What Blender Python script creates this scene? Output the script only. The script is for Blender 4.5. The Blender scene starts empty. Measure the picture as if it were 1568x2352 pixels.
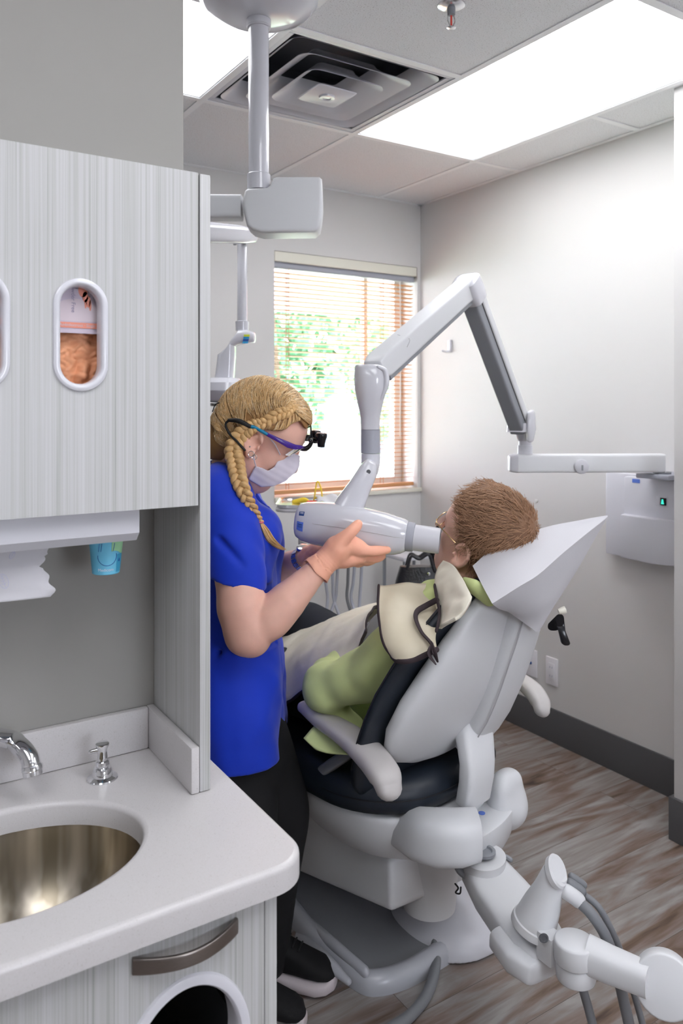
import bpy, bmesh, math, random
import numpy as np
from mathutils import Vector, Matrix
from mathutils.bvhtree import BVHTree
random.seed(7); RNG = np.random.default_rng(7)
SC = bpy.context.scene
COL = SC.collection
# ------------------------------------------------------------ camera
cam_data = bpy.data.cameras.new('camera'); cam = bpy.data.objects.new('camera', cam_data); COL.objects.link(cam)
cam.location = (0, 0, 1.41)
cam.rotation_euler = (math.radians(90), 0, -math.atan2(.5407, .8412))
cam_data.sensor_fit = 'HORIZONTAL'; cam_data.sensor_width = 24.0
cam_data.lens = 1800 / 1568 * 24.0
cam_data.shift_y = -(1176 - 930) / 1568
cam_data.clip_start = .02; cam_data.clip_end = 200
cam_data.dof.use_dof = True; cam_data.dof.focus_distance = 1.45; cam_data.dof.aperture_fstop = 6.3
SC.camera = cam
# ------------------------------------------------------------ world (bright overcast daylight), sun, exposure
world = bpy.data.worlds.new('sky'); SC.world = world; world.use_nodes = True
bg = world.node_tree.nodes['Background']; bg.inputs['Color'].default_value = (.84, .89, 1.0, 1); bg.inputs['Strength'].default_value = 11.5
sun_d = bpy.data.lights.new('sun', 'SUN'); sun_d.energy = 9; sun_d.angle = math.radians(1); sun_d.color = (1, .96, .9)
sun = bpy.data.objects.new('sun', sun_d); COL.objects.link(sun)
sun.rotation_euler = (math.radians(48), 0, math.radians(-25))
LAMP_STRENGTH = 4.0          # glow of the ceiling panel diffusers
vs = SC.view_settings
vs.view_transform = 'Standard'; vs.look = 'None'; vs.gamma = 1; vs.use_curve_mapping = False
vs.exposure = 0.74

# ------------------------------------------------------------ measuring helpers: pixel + real depth/plane -> place
CF = 1800.0; CH = 930.0
FW = np.array([.5407, .8412, 0]); RT = np.array([.8412, -.5407, 0]); UP = np.array([0, 0, 1.0]); EYE = np.array([0, 0, 1.41])
def ray(px, py): return FW + (px - 784) / CF * RT + (CH - py) / CF * UP
def S(px, py, d): return EYE + d * ray(px, py)
def onX(px, py, x): v = ray(px, py); return EYE + v * (x / v[0])
def onY(px, py, y): v = ray(px, py); return EYE + v * (y / v[1])
def onZ(px, py, z): v = ray(px, py); return EYE + v * ((z - 1.41) / v[2])
def onP(px, py, p0, n):
    v = ray(px, py); return EYE + v * (np.dot(np.array(p0) - EYE, n) / np.dot(v, n))
def pr(p):
    q = np.asarray(p) - EYE; d = q @ FW; return (784 + CF * (q @ RT) / d, CH - CF * q[2] / d, d)
A3 = lambda *a: np.array(a, float)
def unit(v): v = np.asarray(v, float); return v / (np.linalg.norm(v) + 1e-12)

# ------------------------------------------------------------ materials
MATS = {}
def lin(c):
    if isinstance(c, str): c = tuple(int(c[i:i+2], 16) / 255 for i in (0, 2, 4))
    return tuple((x / 12.92 if x <= .04045 else ((x + .055) / 1.055) ** 2.4) for x in c) + (1,)
def nd(nt, t, **k):
    n = nt.nodes.new(t)
    for a, b in k.items(): setattr(n, a, b)
    return n
def mat(name, col, rough=.5, metal=0., spec=.5, var=.0, vscale=8., bump=0., bscale=60., bdist=.002, sheen=0., coat=0., sss=0., stretch=(1, 1, 1), trans=0., ior=1.45):
    m = bpy.data.materials.new(name); m.use_nodes = True; nt = m.node_tree; p = nt.nodes['Principled BSDF']
    c = lin(col)
    p.inputs['Base Color'].default_value = c; p.inputs['Roughness'].default_value = rough; p.inputs['Metallic'].default_value = metal
    p.inputs['Specular IOR Level'].default_value = spec; p.inputs['Sheen Weight'].default_value = sheen; p.inputs['Coat Weight'].default_value = coat
    p.inputs['Transmission Weight'].default_value = trans; p.inputs['IOR'].default_value = ior
    if sss: p.inputs['Subsurface Weight'].default_value = sss; p.inputs['Subsurface Scale'].default_value = .004; p.inputs['Subsurface Radius'].default_value = (1, .4, .25)
    tc = nd(nt, 'ShaderNodeTexCoord'); mp = nd(nt, 'ShaderNodeMapping'); mp.inputs['Scale'].default_value = stretch
    nt.links.new(tc.outputs['Object'], mp.inputs['Vector'])
    n = nd(nt, 'ShaderNodeTexNoise'); n.inputs['Scale'].default_value = vscale; n.inputs['Detail'].default_value = 3
    nt.links.new(mp.outputs[0], n.inputs['Vector'])
    mx = nd(nt, 'ShaderNodeMix', data_type='RGBA')
    v = max(var, .01)
    mx.inputs[6].default_value = tuple(x * (1 - v) for x in c[:3]) + (1,); mx.inputs[7].default_value = tuple(min(1, x * (1 + v)) for x in c[:3]) + (1,)
    nt.links.new(n.outputs['Fac'], mx.inputs[0]); nt.links.new(mx.outputs[2], p.inputs['Base Color'])
    if bump:
        b = nd(nt, 'ShaderNodeBump'); b.inputs['Strength'].default_value = bump; b.inputs['Distance'].default_value = bdist
        n2 = nd(nt, 'ShaderNodeTexNoise'); n2.inputs['Scale'].default_value = bscale; n2.inputs['Detail'].default_value = 2
        nt.links.new(mp.outputs[0], n2.inputs['Vector']); nt.links.new(n2.outputs['Fac'], b.inputs['Height']); nt.links.new(b.outputs[0], p.inputs['Normal'])
    MATS[name] = m; return m
def emit_mat(name, col, strength):
    m = bpy.data.materials.new(name); m.use_nodes = True; p = m.node_tree.nodes['Principled BSDF']
    p.inputs['Base Color'].default_value = lin(col); p.inputs['Emission Color'].default_value = lin(col); p.inputs['Emission Strength'].default_value = strength
    MATS[name] = m; return m

# ------------------------------------------------------------ object helpers
WL = {}
def finish(o, label=None, cat=None, group=None, kind=None):
    if label: o['label'] = label
    if cat: o['category'] = cat
    if group: o['group'] = group
    if kind: o['kind'] = kind
    return o
def thing(name, loc, label, cat, group=None):
    o = bpy.data.objects.new(name, None); COL.objects.link(o); o.location = tuple(loc); WL[o.name] = np.array(loc, float)
    o.empty_display_size = .05
    return finish(o, label, cat, group)
def obj(name, V, F, m, parent=None, smooth=40, midx=None, label=None, cat=None, group=None, kind=None, edges=None):
    V = np.asarray(V, float)
    if parent is not None: c = V.mean(0); base = WL[parent.name]
    else: c = np.array([(V[:, 0].min() + V[:, 0].max()) / 2, (V[:, 1].min() + V[:, 1].max()) / 2, V[:, 2].min()]); base = np.zeros(3)
    me = bpy.data.meshes.new(name); me.from_pydata((V - c).tolist(), [], [list(map(int, f)) for f in F]) if not isinstance(F, np.ndarray) else None
    if isinstance(F, np.ndarray):
        me.vertices.add(len(V)); me.vertices.foreach_set('co', (V - c).astype(np.float32).ravel())
        k = F.shape[1]; me.loops.add(F.size); me.loops.foreach_set('vertex_index', F.astype(np.int32).ravel())
        me.polygons.add(len(F)); me.polygons.foreach_set('loop_start', np.arange(0, F.size, k, dtype=np.int32))
        me.update(calc_edges=True)
    ml = m if isinstance(m, (list, tuple)) else [m]
    for q in ml: me.materials.append(MATS[q] if isinstance(q, str) else q)
    if midx is not None: me.polygons.foreach_set('material_index', np.asarray(midx, np.int32))
    if smooth:
        me.shade_smooth()
        if smooth < 180: me.set_sharp_from_angle(angle=math.radians(smooth))
    me.validate()
    o = bpy.data.objects.new(name, me); COL.objects.link(o)
    if parent is not None: o.parent = parent
    o.location = tuple(c - base); WL[o.name] = c
    return finish(o, label, cat, group, kind)

class MB:
    "collects shapes of one mesh"
    def __init__(s): s.V = []; s.F = []; s.M = []; s.n = 0
    def add(s, V, F, mi=0):
        V = np.asarray(V, float); s.V.append(V)
        for f in F: s.F.append([int(i) + s.n for i in f]); s.M.append(mi)
        s.n += len(V); return s
    def bm(s, bm, M=None, mi=0):
        bm.verts.ensure_lookup_table(); V = np.array([v.co[:] for v in bm.verts])
        if M is not None: V = V @ np.array(M)[:3, :3].T + np.array(M)[:3, 3]
        s.add(V, [[v.index for v in f.verts] for f in bm.faces], mi); bm.free(); return s
    def box(s, lo, hi, bev=0., mi=0, M=None, seg=2):
        bm = bmesh.new(); bmesh.ops.create_cube(bm, size=1)
        lo = np.array(lo, float); hi = np.array(hi, float)
        for v in bm.verts: v.co = Vector((lo + hi) / 2 + np.array(v.co) * (hi - lo))
        if bev: bmesh.ops.bevel(bm, geom=bm.edges[:], offset=bev, segments=seg, profile=.6, affect='EDGES')
        bm.verts.index_update(); return s.bm(bm, M, mi)
    def prism(s, poly, vec, bev=0., mi=0, seg=2):
        "closed 3D polygon extruded by vec"
        bm = bmesh.new(); vec = np.array(vec, float)
        a = [bm.verts.new(tuple(p)) for p in poly]; b = [bm.verts.new(tuple(np.array(p) + vec)) for p in poly]
        n = len(a); bm.faces.new(a[::-1]); bm.faces.new(b)
        for i in range(n): bm.faces.new((a[i], a[(i+1) % n], b[(i+1) % n], b[i]))
        bmesh.ops.recalc_face_normals(bm, faces=bm.faces[:])
        if bev:
            cap = set(bm.faces[:2]); es = [e for e in bm.edges if any(f in cap for f in e.link_faces)]
            bmesh.ops.bevel(bm, geom=es, offset=bev, segments=seg, profile=.6, affect='EDGES')
        bm.verts.index_update(); return s.bm(bm, None, mi)
    def loft(s, secs, N=28, cap0=0., cap1=0., mi=0, closed=True, capseg=4):
        "secs: (centre, half-axis a, half-axis b[, squareness])"
        S2 = [(np.array(q[0], float), np.array(q[1], float), np.array(q[2], float), (q[3] if len(q) > 3 else 2.)) for q in secs]
        def dome(q, q2, L):
            d = unit(q[0] - q2[0]); out = []
            for k in range(1, capseg + 1):
                t = k / capseg * math.pi / 2 * .97; out.append((q[0] + d * L * math.sin(t), q[1] * math.cos(t), q[2] * math.cos(t), q[3]))
            return out
        pre = dome(S2[0], S2[1], cap0)[::-1] if cap0 else []; post = dome(S2[-1], S2[-2], cap1) if cap1 else []
        S2 = pre + S2 + post
        th = np.linspace(0, 2 * math.pi, N, endpoint=False); V = []
        for c, a, b, n in S2:
            cs, sn = np.cos(th), np.sin(th)
            x = np.sign(cs) * np.abs(cs) ** (2 / n); y = np.sign(sn) * np.abs(sn) ** (2 / n)
            V.append(c + x[:, None] * a + y[:, None] * b)
        V = np.concatenate(V); F = []
        for i in range(len(S2) - 1):
            for j in range(N): F.append([i*N + j, i*N + (j+1) % N, (i+1)*N + (j+1) % N, (i+1)*N + j])
        if closed:
            F.append(list(range(N))[::-1]); F.append([(len(S2) - 1) * N + j for j in range(N)])
        return s.add(V, F, mi)
    def tube(s, pts, r, N=10, sub=6, mi=0, cap=True, flat=1., upv=None, closed=False):
        P = smooth_path(pts, sub) if sub > 1 else np.array(pts, float)
        R = np.interp(np.linspace(0, 1, len(P)), np.linspace(0, 1, len(r)), r) if hasattr(r, '__len__') else np.full(len(P), r)
        T = np.gradient(P, axis=0); T /= np.linalg.norm(T, axis=1)[:, None] + 1e-12
        u = unit(upv if upv is not None else (A3(0, 0, 1) if abs(T[0][2]) < .9 else A3(1, 0, 0)))
        secs = []
        for p, t, q in zip(P, T, R):
            if upv is None: u = unit(u - t * (u @ t))
            else: u = unit(np.array(upv) - t * (np.array(upv) @ t))
            w = np.cross(t, u); secs.append((p, u * q, w * q * flat))
        c = R[0] if cap else 0
        return s.loft(secs, N, cap0=R[0] * .9 if cap else 0, cap1=R[-1] * .9 if cap else 0, mi=mi, capseg=2 if N < 8 else 3)
    def lathe(s, c, axis, prof, N=32, mi=0, ref=None):
        "prof: (distance along axis, radius)"
        ax = unit(axis); u = unit(np.cross(ax, ref if ref is not None else (A3(0, 0, 1) if abs(ax[2]) < .9 else A3(1, 0, 0)))); w = np.cross(ax, u)
        return s.loft([(np.array(c) + ax * h, u * max(r, 1e-5), w * max(r, 1e-5)) for h, r in prof], N, mi=mi)
    def grid(s, G, mi=0, wrap=False):
        "G: array (n, m, 3)"
        G = np.asarray(G, float); n, m = G.shape[:2]; F = []
        for i in range(n - 1):
            for j in range(m if wrap else m - 1): F.append([i*m + j, i*m + (j+1) % m, (i+1)*m + (j+1) % m, (i+1)*m + j])
        return s.add(G.reshape(-1, 3), F, mi)
    def shell(s, G, th, mi=0):
        "open sheet with real thickness"
        G = np.asarray(G, float); n, m = G.shape[:2]
        du = np.gradient(G, axis=0); dv = np.gradient(G, axis=1); Nn = np.cross(du, dv); Nn /= np.linalg.norm(Nn, axis=2)[..., None] + 1e-12
        A = (G + Nn * th / 2).reshape(-1, 3); B = (G - Nn * th / 2).reshape(-1, 3); k = n * m; F = []
        for i in range(n - 1):
            for j in range(m - 1):
                q = [i*m + j, i*m + j+1, (i+1)*m + j+1, (i+1)*m + j]; F.append(q); F.append([k + x for x in q[::-1]])
        bd = [(0, j) for j in range(m)] + [(i, m-1) for i in range(1, n)] + [(n-1, j) for j in range(m-2, -1, -1)] + [(i, 0) for i in range(n-2, 0, -1)]
        ids = [i*m + j for i, j in bd]
        for a, b in zip(ids, ids[1:] + ids[:1]): F.append([b, a, a + k, b + k])
        return s.add(np.concatenate([A, B]), F, mi)
    def build(s, name, m, parent=None, smooth=40, **k):
        return obj(name, np.concatenate(s.V), s.F, m, parent, smooth, midx=s.M, **k)
def smooth_path(pts, sub=6, closed=False):
    P = np.array(pts, float)
    if len(P) < 3: return np.array([P[0] + (P[-1] - P[0]) * t for t in np.linspace(0, 1, sub + 1)])
    Q = np.vstack([2*P[0] - P[1], P, 2*P[-1] - P[-2]]) if not closed else np.vstack([P[-1], P, P[0], P[1]])
    out = []
    for i in range(1, len(Q) - 2):
        for t in np.linspace(0, 1, sub, endpoint=False):
            a, b, c, d = Q[i-1], Q[i], Q[i+1], Q[i+2]
            out.append(.5 * (2*b + (c - a)*t + (2*a - 5*b + 4*c - d)*t*t + (3*b - a - 3*c + d)*t**3))
    if not closed: out.append(Q[-2])
    return np.array(out)
def smooth_net(net, si, sj):
    net = np.array(net, float); a = np.stack([smooth_path(net[:, j], si) for j in range(net.shape[1])], 1)
    return np.stack([smooth_path(a[i], sj) for i in range(a.shape[0])], 0)
def text_mesh(txt, size, origin, ax, ay, depth=.0003, align='CENTER'):
    cu = bpy.data.curves.new('t', 'FONT'); cu.body = txt; cu.size = size; cu.align_x = align; cu.extrude = depth
    o = bpy.data.objects.new('t', cu); COL.objects.link(o)
    dg = bpy.context.evaluated_depsgraph_get(); dg.update(); me = bpy.data.meshes.new_from_object(o.evaluated_get(dg))
    V = np.array([v.co[:] for v in me.vertices]); F = [list(p.vertices) for p in me.polygons]
    bpy.data.objects.remove(o); bpy.data.meshes.remove(me); bpy.data.curves.remove(cu)
    ax = unit(ax); ay = unit(ay); az = np.cross(ax, ay)
    return V @ np.stack([ax, ay, az]) + np.array(origin), F

# ------------------------------------------------------------ implicit bodies (one continuous surface each)
def vnoise(x, y, z, f, seed=0):
    s = 0.; rs = np.random.default_rng(seed)
    for k in range(5):
        d = rs.normal(size=3); d /= np.linalg.norm(d); ph = rs.uniform(0, 6.28); ff = f * rs.uniform(.6, 1.5)
        s = s + np.sin(ff * (x*d[0] + y*d[1] + z*d[2]) + ph + 1.3 * np.sin(ff * .7 * (x*d[1] + y*d[2] + z*d[0]) + ph * 2))
    return s / 5
class SDF:
    def __init__(s, lo, hi, res):
        s.lo = np.array(lo, float); s.res = res; n = np.ceil((np.array(hi) - s.lo) / res).astype(int) + 1; s.n = n
        s.ax = [s.lo[i] + res * np.arange(n[i]) for i in range(3)]
        s.D = np.full(tuple(n), .5, np.float32)
    def sub(s, lo, hi):
        a = np.clip(np.floor((np.array(lo) - s.lo) / s.res).astype(int), 0, s.n - 1); b = np.clip(np.ceil((np.array(hi) - s.lo) / s.res).astype(int) + 1, 1, s.n)
        sl = tuple(slice(i, j) for i, j in zip(a, b)); X, Y, Z = np.meshgrid(*[s.ax[i][sl[i]] for i in range(3)], indexing='ij'); return sl, X, Y, Z
    def un(s, sl, d, k):
        D = s.D[sl]
        if k > 0:
            h = np.clip(.5 + .5 * (D - d) / k, 0, 1); s.D[sl] = D * (1 - h) + d * h - k * h * (1 - h)
        else: s.D[sl] = np.minimum(D, d)
    def cut(s, sl, d, k=0):
        "remove the region where d < 0"
        D = s.D[sl]
        if k > 0:
            h = np.clip(.5 - .5 * (D + d) / k, 0, 1); s.D[sl] = D * (1 - h) + (-d) * h + k * h * (1 - h)
        else: s.D[sl] = np.maximum(D, -d)
    def cone(s, a, b, ra, rb, k=.02, cutit=False):
        a = np.array(a, float); b = np.array(b, float); m = max(ra, rb) + k + 4 * s.res
        sl, X, Y, Z = s.sub(np.minimum(a, b) - m, np.maximum(a, b) + m); ab = b - a; L = ab @ ab + 1e-12
        t = np.clip(((X - a[0])*ab[0] + (Y - a[1])*ab[1] + (Z - a[2])*ab[2]) / L, 0, 1)
        d = np.sqrt((X - a[0] - t*ab[0])**2 + (Y - a[1] - t*ab[1])**2 + (Z - a[2] - t*ab[2])**2) - (ra + (rb - ra) * t)
        (s.cut if cutit else s.un)(sl, d, k)
    def chain(s, pts, rs, k=.015, sub=4):
        P = smooth_path(pts, sub); R = np.interp(np.linspace(0, 1, len(P)), np.linspace(0, 1, len(rs)), rs)
        for i in range(len(P) - 1): s.cone(P[i], P[i+1], R[i], R[i+1], k if i == 0 else .004)
    def ell(s, c, r, axes=None, k=.02, cutit=False, p=2.):
        c = np.array(c, float); r = np.array(r, float); A = np.eye(3) if axes is None else np.array(axes, float)
        m = r.max() * 1.05 + k + 4 * s.res
        sl, X, Y, Z = s.sub(c - m, c + m); Q = [(X - c[0])*A[i][0] + (Y - c[1])*A[i][1] + (Z - c[2])*A[i][2] for i in range(3)]
        if p == 2.:
            k0 = np.sqrt((Q[0]/r[0])**2 + (Q[1]/r[1])**2 + (Q[2]/r[2])**2); k1 = np.sqrt((Q[0]/r[0]**2)**2 + (Q[1]/r[1]**2)**2 + (Q[2]/r[2]**2)**2)
            d = k0 * (k0 - 1) / (k1 + 1e-9)
        else:
            k0 = (np.abs(Q[0]/r[0])**p + np.abs(Q[1]/r[1])**p + np.abs(Q[2]/r[2])**p) ** (1/p); d = (k0 - 1) * r.min()
        (s.cut if cutit else s.un)(sl, d, k)
    def box(s, c, h, axes=None, rnd=.01, k=.01, cutit=False):
        c = np.array(c, float); h = np.array(h, float); A = np.eye(3) if axes is None else np.array(axes, float)
        m = np.linalg.norm(h) + k + 4 * s.res
        sl, X, Y, Z = s.sub(c - m, c + m); Q = [np.abs((X - c[0])*A[i][0] + (Y - c[1])*A[i][1] + (Z - c[2])*A[i][2]) - (h[i] - rnd) for i in range(3)]
        d = np.sqrt(sum(np.maximum(q, 0)**2 for q in Q)) + np.minimum(np.maximum(np.maximum(Q[0], Q[1]), Q[2]), 0) - rnd
        (s.cut if cutit else s.un)(sl, d, k)
    def plane(s, p, n, k=0, lo=None, hi=None):
        "keep the side opposite to n"
        n = unit(n); sl, X, Y, Z = s.sub(s.lo if lo is None else lo, s.lo + s.n * s.res if hi is None else hi)
        s.cut(sl, -((X - p[0])*n[0] + (Y - p[1])*n[1] + (Z - p[2])*n[2]), k)
    def noise(s, f, amp, seed=0, lo=None, hi=None, aniso=(1, 1, 1)):
        sl, X, Y, Z = s.sub(s.lo if lo is None else lo, s.lo + s.n * s.res if hi is None else hi)
        s.D[sl] = s.D[sl] + amp * vnoise(X * aniso[0], Y * aniso[1], Z * aniso[2], f, seed)
    def profile(s, poly, k=0):
        "keep what projects, seen from the eye level side, inside the outline poly [(px,py)]"
        sl, X, Y, Z = s.sub(s.lo, s.lo + s.n * s.res); d = X*FW[0] + Y*FW[1]; L = X*RT[0] + Y*RT[1]
        U = 784 + CF * L / d; Vv = CH - CF * (Z - 1.41) / d
        s.cut(sl, -poly_sdf(U, Vv, poly) * d / CF, k)
    def mesh(s):
        D = s.D.copy(); D[0] = D[-1] = .5; D[:, 0] = D[:, -1] = .5; D[:, :, 0] = D[:, :, -1] = .5
        I = D < 0; n = np.array(D.shape); c = np.zeros(tuple(n - 1), np.int8)
        offs = [(i, j, k) for i in (0, 1) for j in (0, 1) for k in (0, 1)]
        def sh(A, o): return A[o[0]:n[0]-1+o[0], o[1]:n[1]-1+o[1], o[2]:n[2]-1+o[2]]
        for o in offs: c += sh(I, o)
        act = np.argwhere((c > 0) & (c < 8)); idx = np.full(tuple(n - 1), -1, np.int64); idx[tuple(act.T)] = np.arange(len(act))
        dv = {o: D[act[:, 0]+o[0], act[:, 1]+o[1], act[:, 2]+o[2]] for o in offs}
        acc = np.zeros((len(act), 3)); cnt = np.zeros(len(act))
        for o in offs:
            for ax in range(3):
                if o[ax] == 0:
                    o2 = list(o); o2[ax] = 1; o2 = tuple(o2); a, b = dv[o], dv[o2]; m = (a < 0) != (b < 0)
                    t = np.where(m, a / np.where(np.abs(a - b) < 1e-12, 1, a - b), 0); P = np.tile(np.array(o, float), (len(act), 1)); P[:, ax] += t
                    acc[m] += P[m]; cnt[m] += 1
        V = s.lo + (act + acc / cnt[:, None]) * s.res; F = []
        for ax in range(3):
            o = [slice(1, -1)] * 3; a = [slice(1, -1)] * 3; o[ax] = slice(0, -1); a[ax] = slice(1, None)
            A, B = I[tuple(o)], I[tuple(a)]; e = np.argwhere(A != B); flip = A[tuple(e.T)]
            e = e + 1; e[:, ax] -= 1; u, w = [(1, 2), (2, 0), (0, 1)][ax]
            def cell(du, dw): q = e.copy(); q[:, u] -= du; q[:, w] -= dw; return idx[tuple(q.T)]
            Q = np.stack([cell(1, 1), cell(0, 1), cell(0, 0), cell(1, 0)], 1); Q[~flip] = Q[~flip][:, ::-1]; F.append(Q)
        F = np.concatenate(F); F = F[(F >= 0).all(1)]
        return V, F
    def build(s, name, m, parent=None, relax=1, mfn=None, **k):
        V, F = s.mesh()
        for _ in range(relax):
            acc = np.zeros_like(V); c = np.zeros(len(V))
            for i in range(4):
                for j in (1, 3): np.add.at(acc, F[:, i], V[F[:, (i + j) % 4]]); np.add.at(c, F[:, i], 1)
            V = V * .5 + .5 * acc / np.maximum(c, 1)[:, None]
        mi = mfn(V[F].mean(1)) if mfn else None
        return obj(name, V, F, m, parent, 180, midx=mi, **k)
def poly_sdf(U, V, poly):
    P = np.array(poly, float); d = np.full(U.shape, 1e9); sgn = np.ones(U.shape)
    for i in range(len(P)):
        a = P[i]; b = P[i-1]; e = b - a; wx = U - a[0]; wy = V - a[1]
        t = np.clip((wx*e[0] + wy*e[1]) / (e @ e + 1e-12), 0, 1); d = np.minimum(d, (wx - e[0]*t)**2 + (wy - e[1]*t)**2)
        c1 = V >= a[1]; c2 = V < b[1]; c3 = e[0]*wy > e[1]*wx
        f = (c1 & c2 & c3) | (~c1 & ~c2 & ~c3); sgn = np.where(f, -sgn, sgn)
    return sgn * np.sqrt(d)
# ------------------------------------------------------------ material set
def ramp(nt, fac, stops):
    r = nd(nt, 'ShaderNodeValToRGB'); e = r.color_ramp.elements
    while len(e) > 1: e.remove(e[0])
    e[0].position = stops[0][0]; e[0].color = lin(stops[0][1])
    for p, c in stops[1:]: q = e.new(p); q.color = lin(c)
    nt.links.new(fac, r.inputs[0]); return r
def base(name, rough, **k):
    m = mat(name, (.5, .5, .5), rough, **k); nt = m.node_tree; p = nt.nodes['Principled BSDF']
    for l in list(p.inputs['Base Color'].links): nt.links.remove(l)
    return m, nt, p
def noise_node(nt, scale, stretch, detail=3, coord='Object', rot=(0, 0, 0)):
    tc = nd(nt, 'ShaderNodeTexCoord'); mp = nd(nt, 'ShaderNodeMapping'); mp.inputs['Scale'].default_value = stretch; mp.inputs['Rotation'].default_value = rot
    n = nd(nt, 'ShaderNodeTexNoise'); n.inputs['Scale'].default_value = scale; n.inputs['Detail'].default_value = detail
    nt.links.new(tc.outputs[coord], mp.inputs[0]); nt.links.new(mp.outputs[0], n.inputs['Vector']); return n, mp
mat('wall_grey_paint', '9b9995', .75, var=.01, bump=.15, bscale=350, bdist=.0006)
mat('wall_pale_paint', 'd6d4d3', .7, var=.01, bump=.15, bscale=350, bdist=.0006)
mat('base_charcoal', '58585a', .55, var=.03)
mat('white_trim', 'dededc', .45)
mat('cream_trim', 'e6e3d6', .5)
mat('grid_white', 'f4f5f7', .5)
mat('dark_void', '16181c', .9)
mat('duct_dark', '50545d', .7)
mat('white_plastic', 'cfcfd6', .32, var=.01)
mat('white_gloss', 'd2d2d9', .14, coat=.35, var=.01)
mat('white_satin', 'd9dadd', .38, var=.012)
mat('base_grey', 'b4b6bd', .3, coat=.2)
mat('tray_grey', '87898d', .35)
mat('ring_grey', 'a6a8b2', .45)
mat('arm_grey', '8f9298', .4)
mat('seam_dark', '5b5c60', .7)
mat('seam_light', 'b5b4b8', .6)
mat('arm_taupe', 'c3bfbe', .42, var=.015)
mat('upholstery', '1f2630', .42, var=.08, vscale=30, bump=.3, bscale=240, bdist=.0005)
mat('piping_black', '1c1d22', .5)
mat('chrome', 'e6e7ea', .06, metal=1)
mat('brushed_nickel', '8d8682', .33, metal=1, var=.12, vscale=20, stretch=(6, 6, 60))
mat('hose_grey', '7d7f84', .45)
mat('hose_pale', 'b4b7c4', .45)
mat('black_rubber', '1a1a1c', .55)
mat('black_gloss', '121217', .2)
mat('hair_light', 'f6e0b8', .4)
mat('hair_dark', '8a6236', .5)
mat('skin', 'ebb9a6', .48, var=.10, vscale=26, bump=.25, bscale=300, bdist=.0006, sss=.12)
mat('skin_pale', 'dba894', .48, var=.12, vscale=30, bump=.25, bscale=300, bdist=.0006, sss=.12)
mat('scrub_blue', '0436c4', .72, var=.10, vscale=8, bump=.35, bscale=900, bdist=.0004, sheen=.15)
mat('scrub_dark', '0a1a7a', .75, var=.08)
mat('trouser_black', '0b0b0e', .85, var=.1, bump=.3, bscale=700, bdist=.0004)
mat('shoe_black', '0c0c0f', .8, bump=.6, bscale=700, bdist=.0008)
mat('sole_white', 'c9bfc2', .55)
mat('glove_orange', 'ffb89c', .5, var=.05, vscale=30, bump=.3, bscale=120, bdist=.0012, sss=.08)
mat('glove_pile', 'ffb286', .5, var=.08, vscale=25)
mat('mask_white', 'd8d2df', .8, var=.02, bump=.3, bscale=900, bdist=.0003)
mat('hair_blonde', 'dfb67e', .42, var=.32, vscale=60)
mat('hair_blonde_base', 'a2784a', .55, var=.35, vscale=45)
mat('hair_brown', 'ab8466', .5, var=.3, vscale=45)
mat('hair_brown_base', '86644c', .6, var=.3, vscale=35)
mat('teal_plastic', '0e86b0', .3)
mat('purple_plastic', '43208c', .25)
mat('lens_clear', 'f2f6fa', .03, trans=.9)
mat('silver', 'd8d8da', .2, metal=1)
mat('pink', 'e97a86', .5)
mat('skin_old', 'ebbca8', .5, var=.12, vscale=30, bump=.3, bscale=220, bdist=.0006, sss=.12)
mat('shirt_green', 'ccd897', .8, var=.08, vscale=10, bump=.3, bscale=500, bdist=.0005)
mat('apron_cream', 'ded8c8', .42, var=.04, vscale=9, bump=.3, bscale=22, bdist=.006)
mat('apron_beige', 'cfc5ae', .42, var=.05, vscale=9, bump=.3, bscale=24, bdist=.006)
mat('apron_inside', '76747a', .7)
mat('binding_dark', '3a3034', .85, bump=.4, bscale=900, bdist=.0004)
mat('trouser_navy', '23262f', .85, var=.12, bump=.3, bscale=300, bdist=.001)
mat('paper', 'cbcacf', .85, bump=.25, bscale=420, bdist=.0006)
mat('gold_wire', 'd9b98a', .2, metal=1)
mat('bag_black', '202024', .32, var=.1, bump=.5, bscale=120, bdist=.003)
mat('slat_wood', 'cf9768', .45, var=.06, vscale=15, stretch=(1, 20, 20))
mat('outlet_white', 'ebe9ee', .4)
mat('sticker_navy', '2b4c86', .5); mat('sticker_blue', '5f7fd6', .5); mat('sticker_white', 'e5e8f4', .5)
mat('yellow', 'f2d33c', .5); mat('cyan', '2f9fd6', .5); mat('red', 'e0463a', .5); mat('sticker_lime', 'd8e63a', .5)
mat('cup_blue', '6cbede', .5, var=.03); mat('cup_green', '9fd3a4', .5); mat('cup_line', '2454a8', .5); mat('cup_teal', '3fa0c8', .5)
mat('box_lilac', 'cfc3d2', .55, var=.02); mat('box_pale', 'ddcfd6', .55); mat('box_coral', 'ee9a84', .55); mat('box_text', 'a39ab4', .6); mat('paper_print', 'b9bbd8', .8)
mat('leaf', '4f7a58', .7, var=.25, vscale=2.2); mat('leaf_light', '7ba07c', .7, var=.2, vscale=2.5); mat('bark', '6b5a4a', .9)
mat('grass', 'a4b39c', .9, var=.2, vscale=3); mat('building_white', 'e9e6e0', .8); mat('roof_red', 'e3a3a6', .8, var=.1); mat('window_dark', '57667a', .2)
mat('car_blue', '2f74c4', .25); mat('asphalt', '9a9a9a', .9)
mat('switch_mark', '8e90a8', .5)
g = mat('window_glass', 'ffffff', .0, trans=1., ior=1.02)
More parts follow.
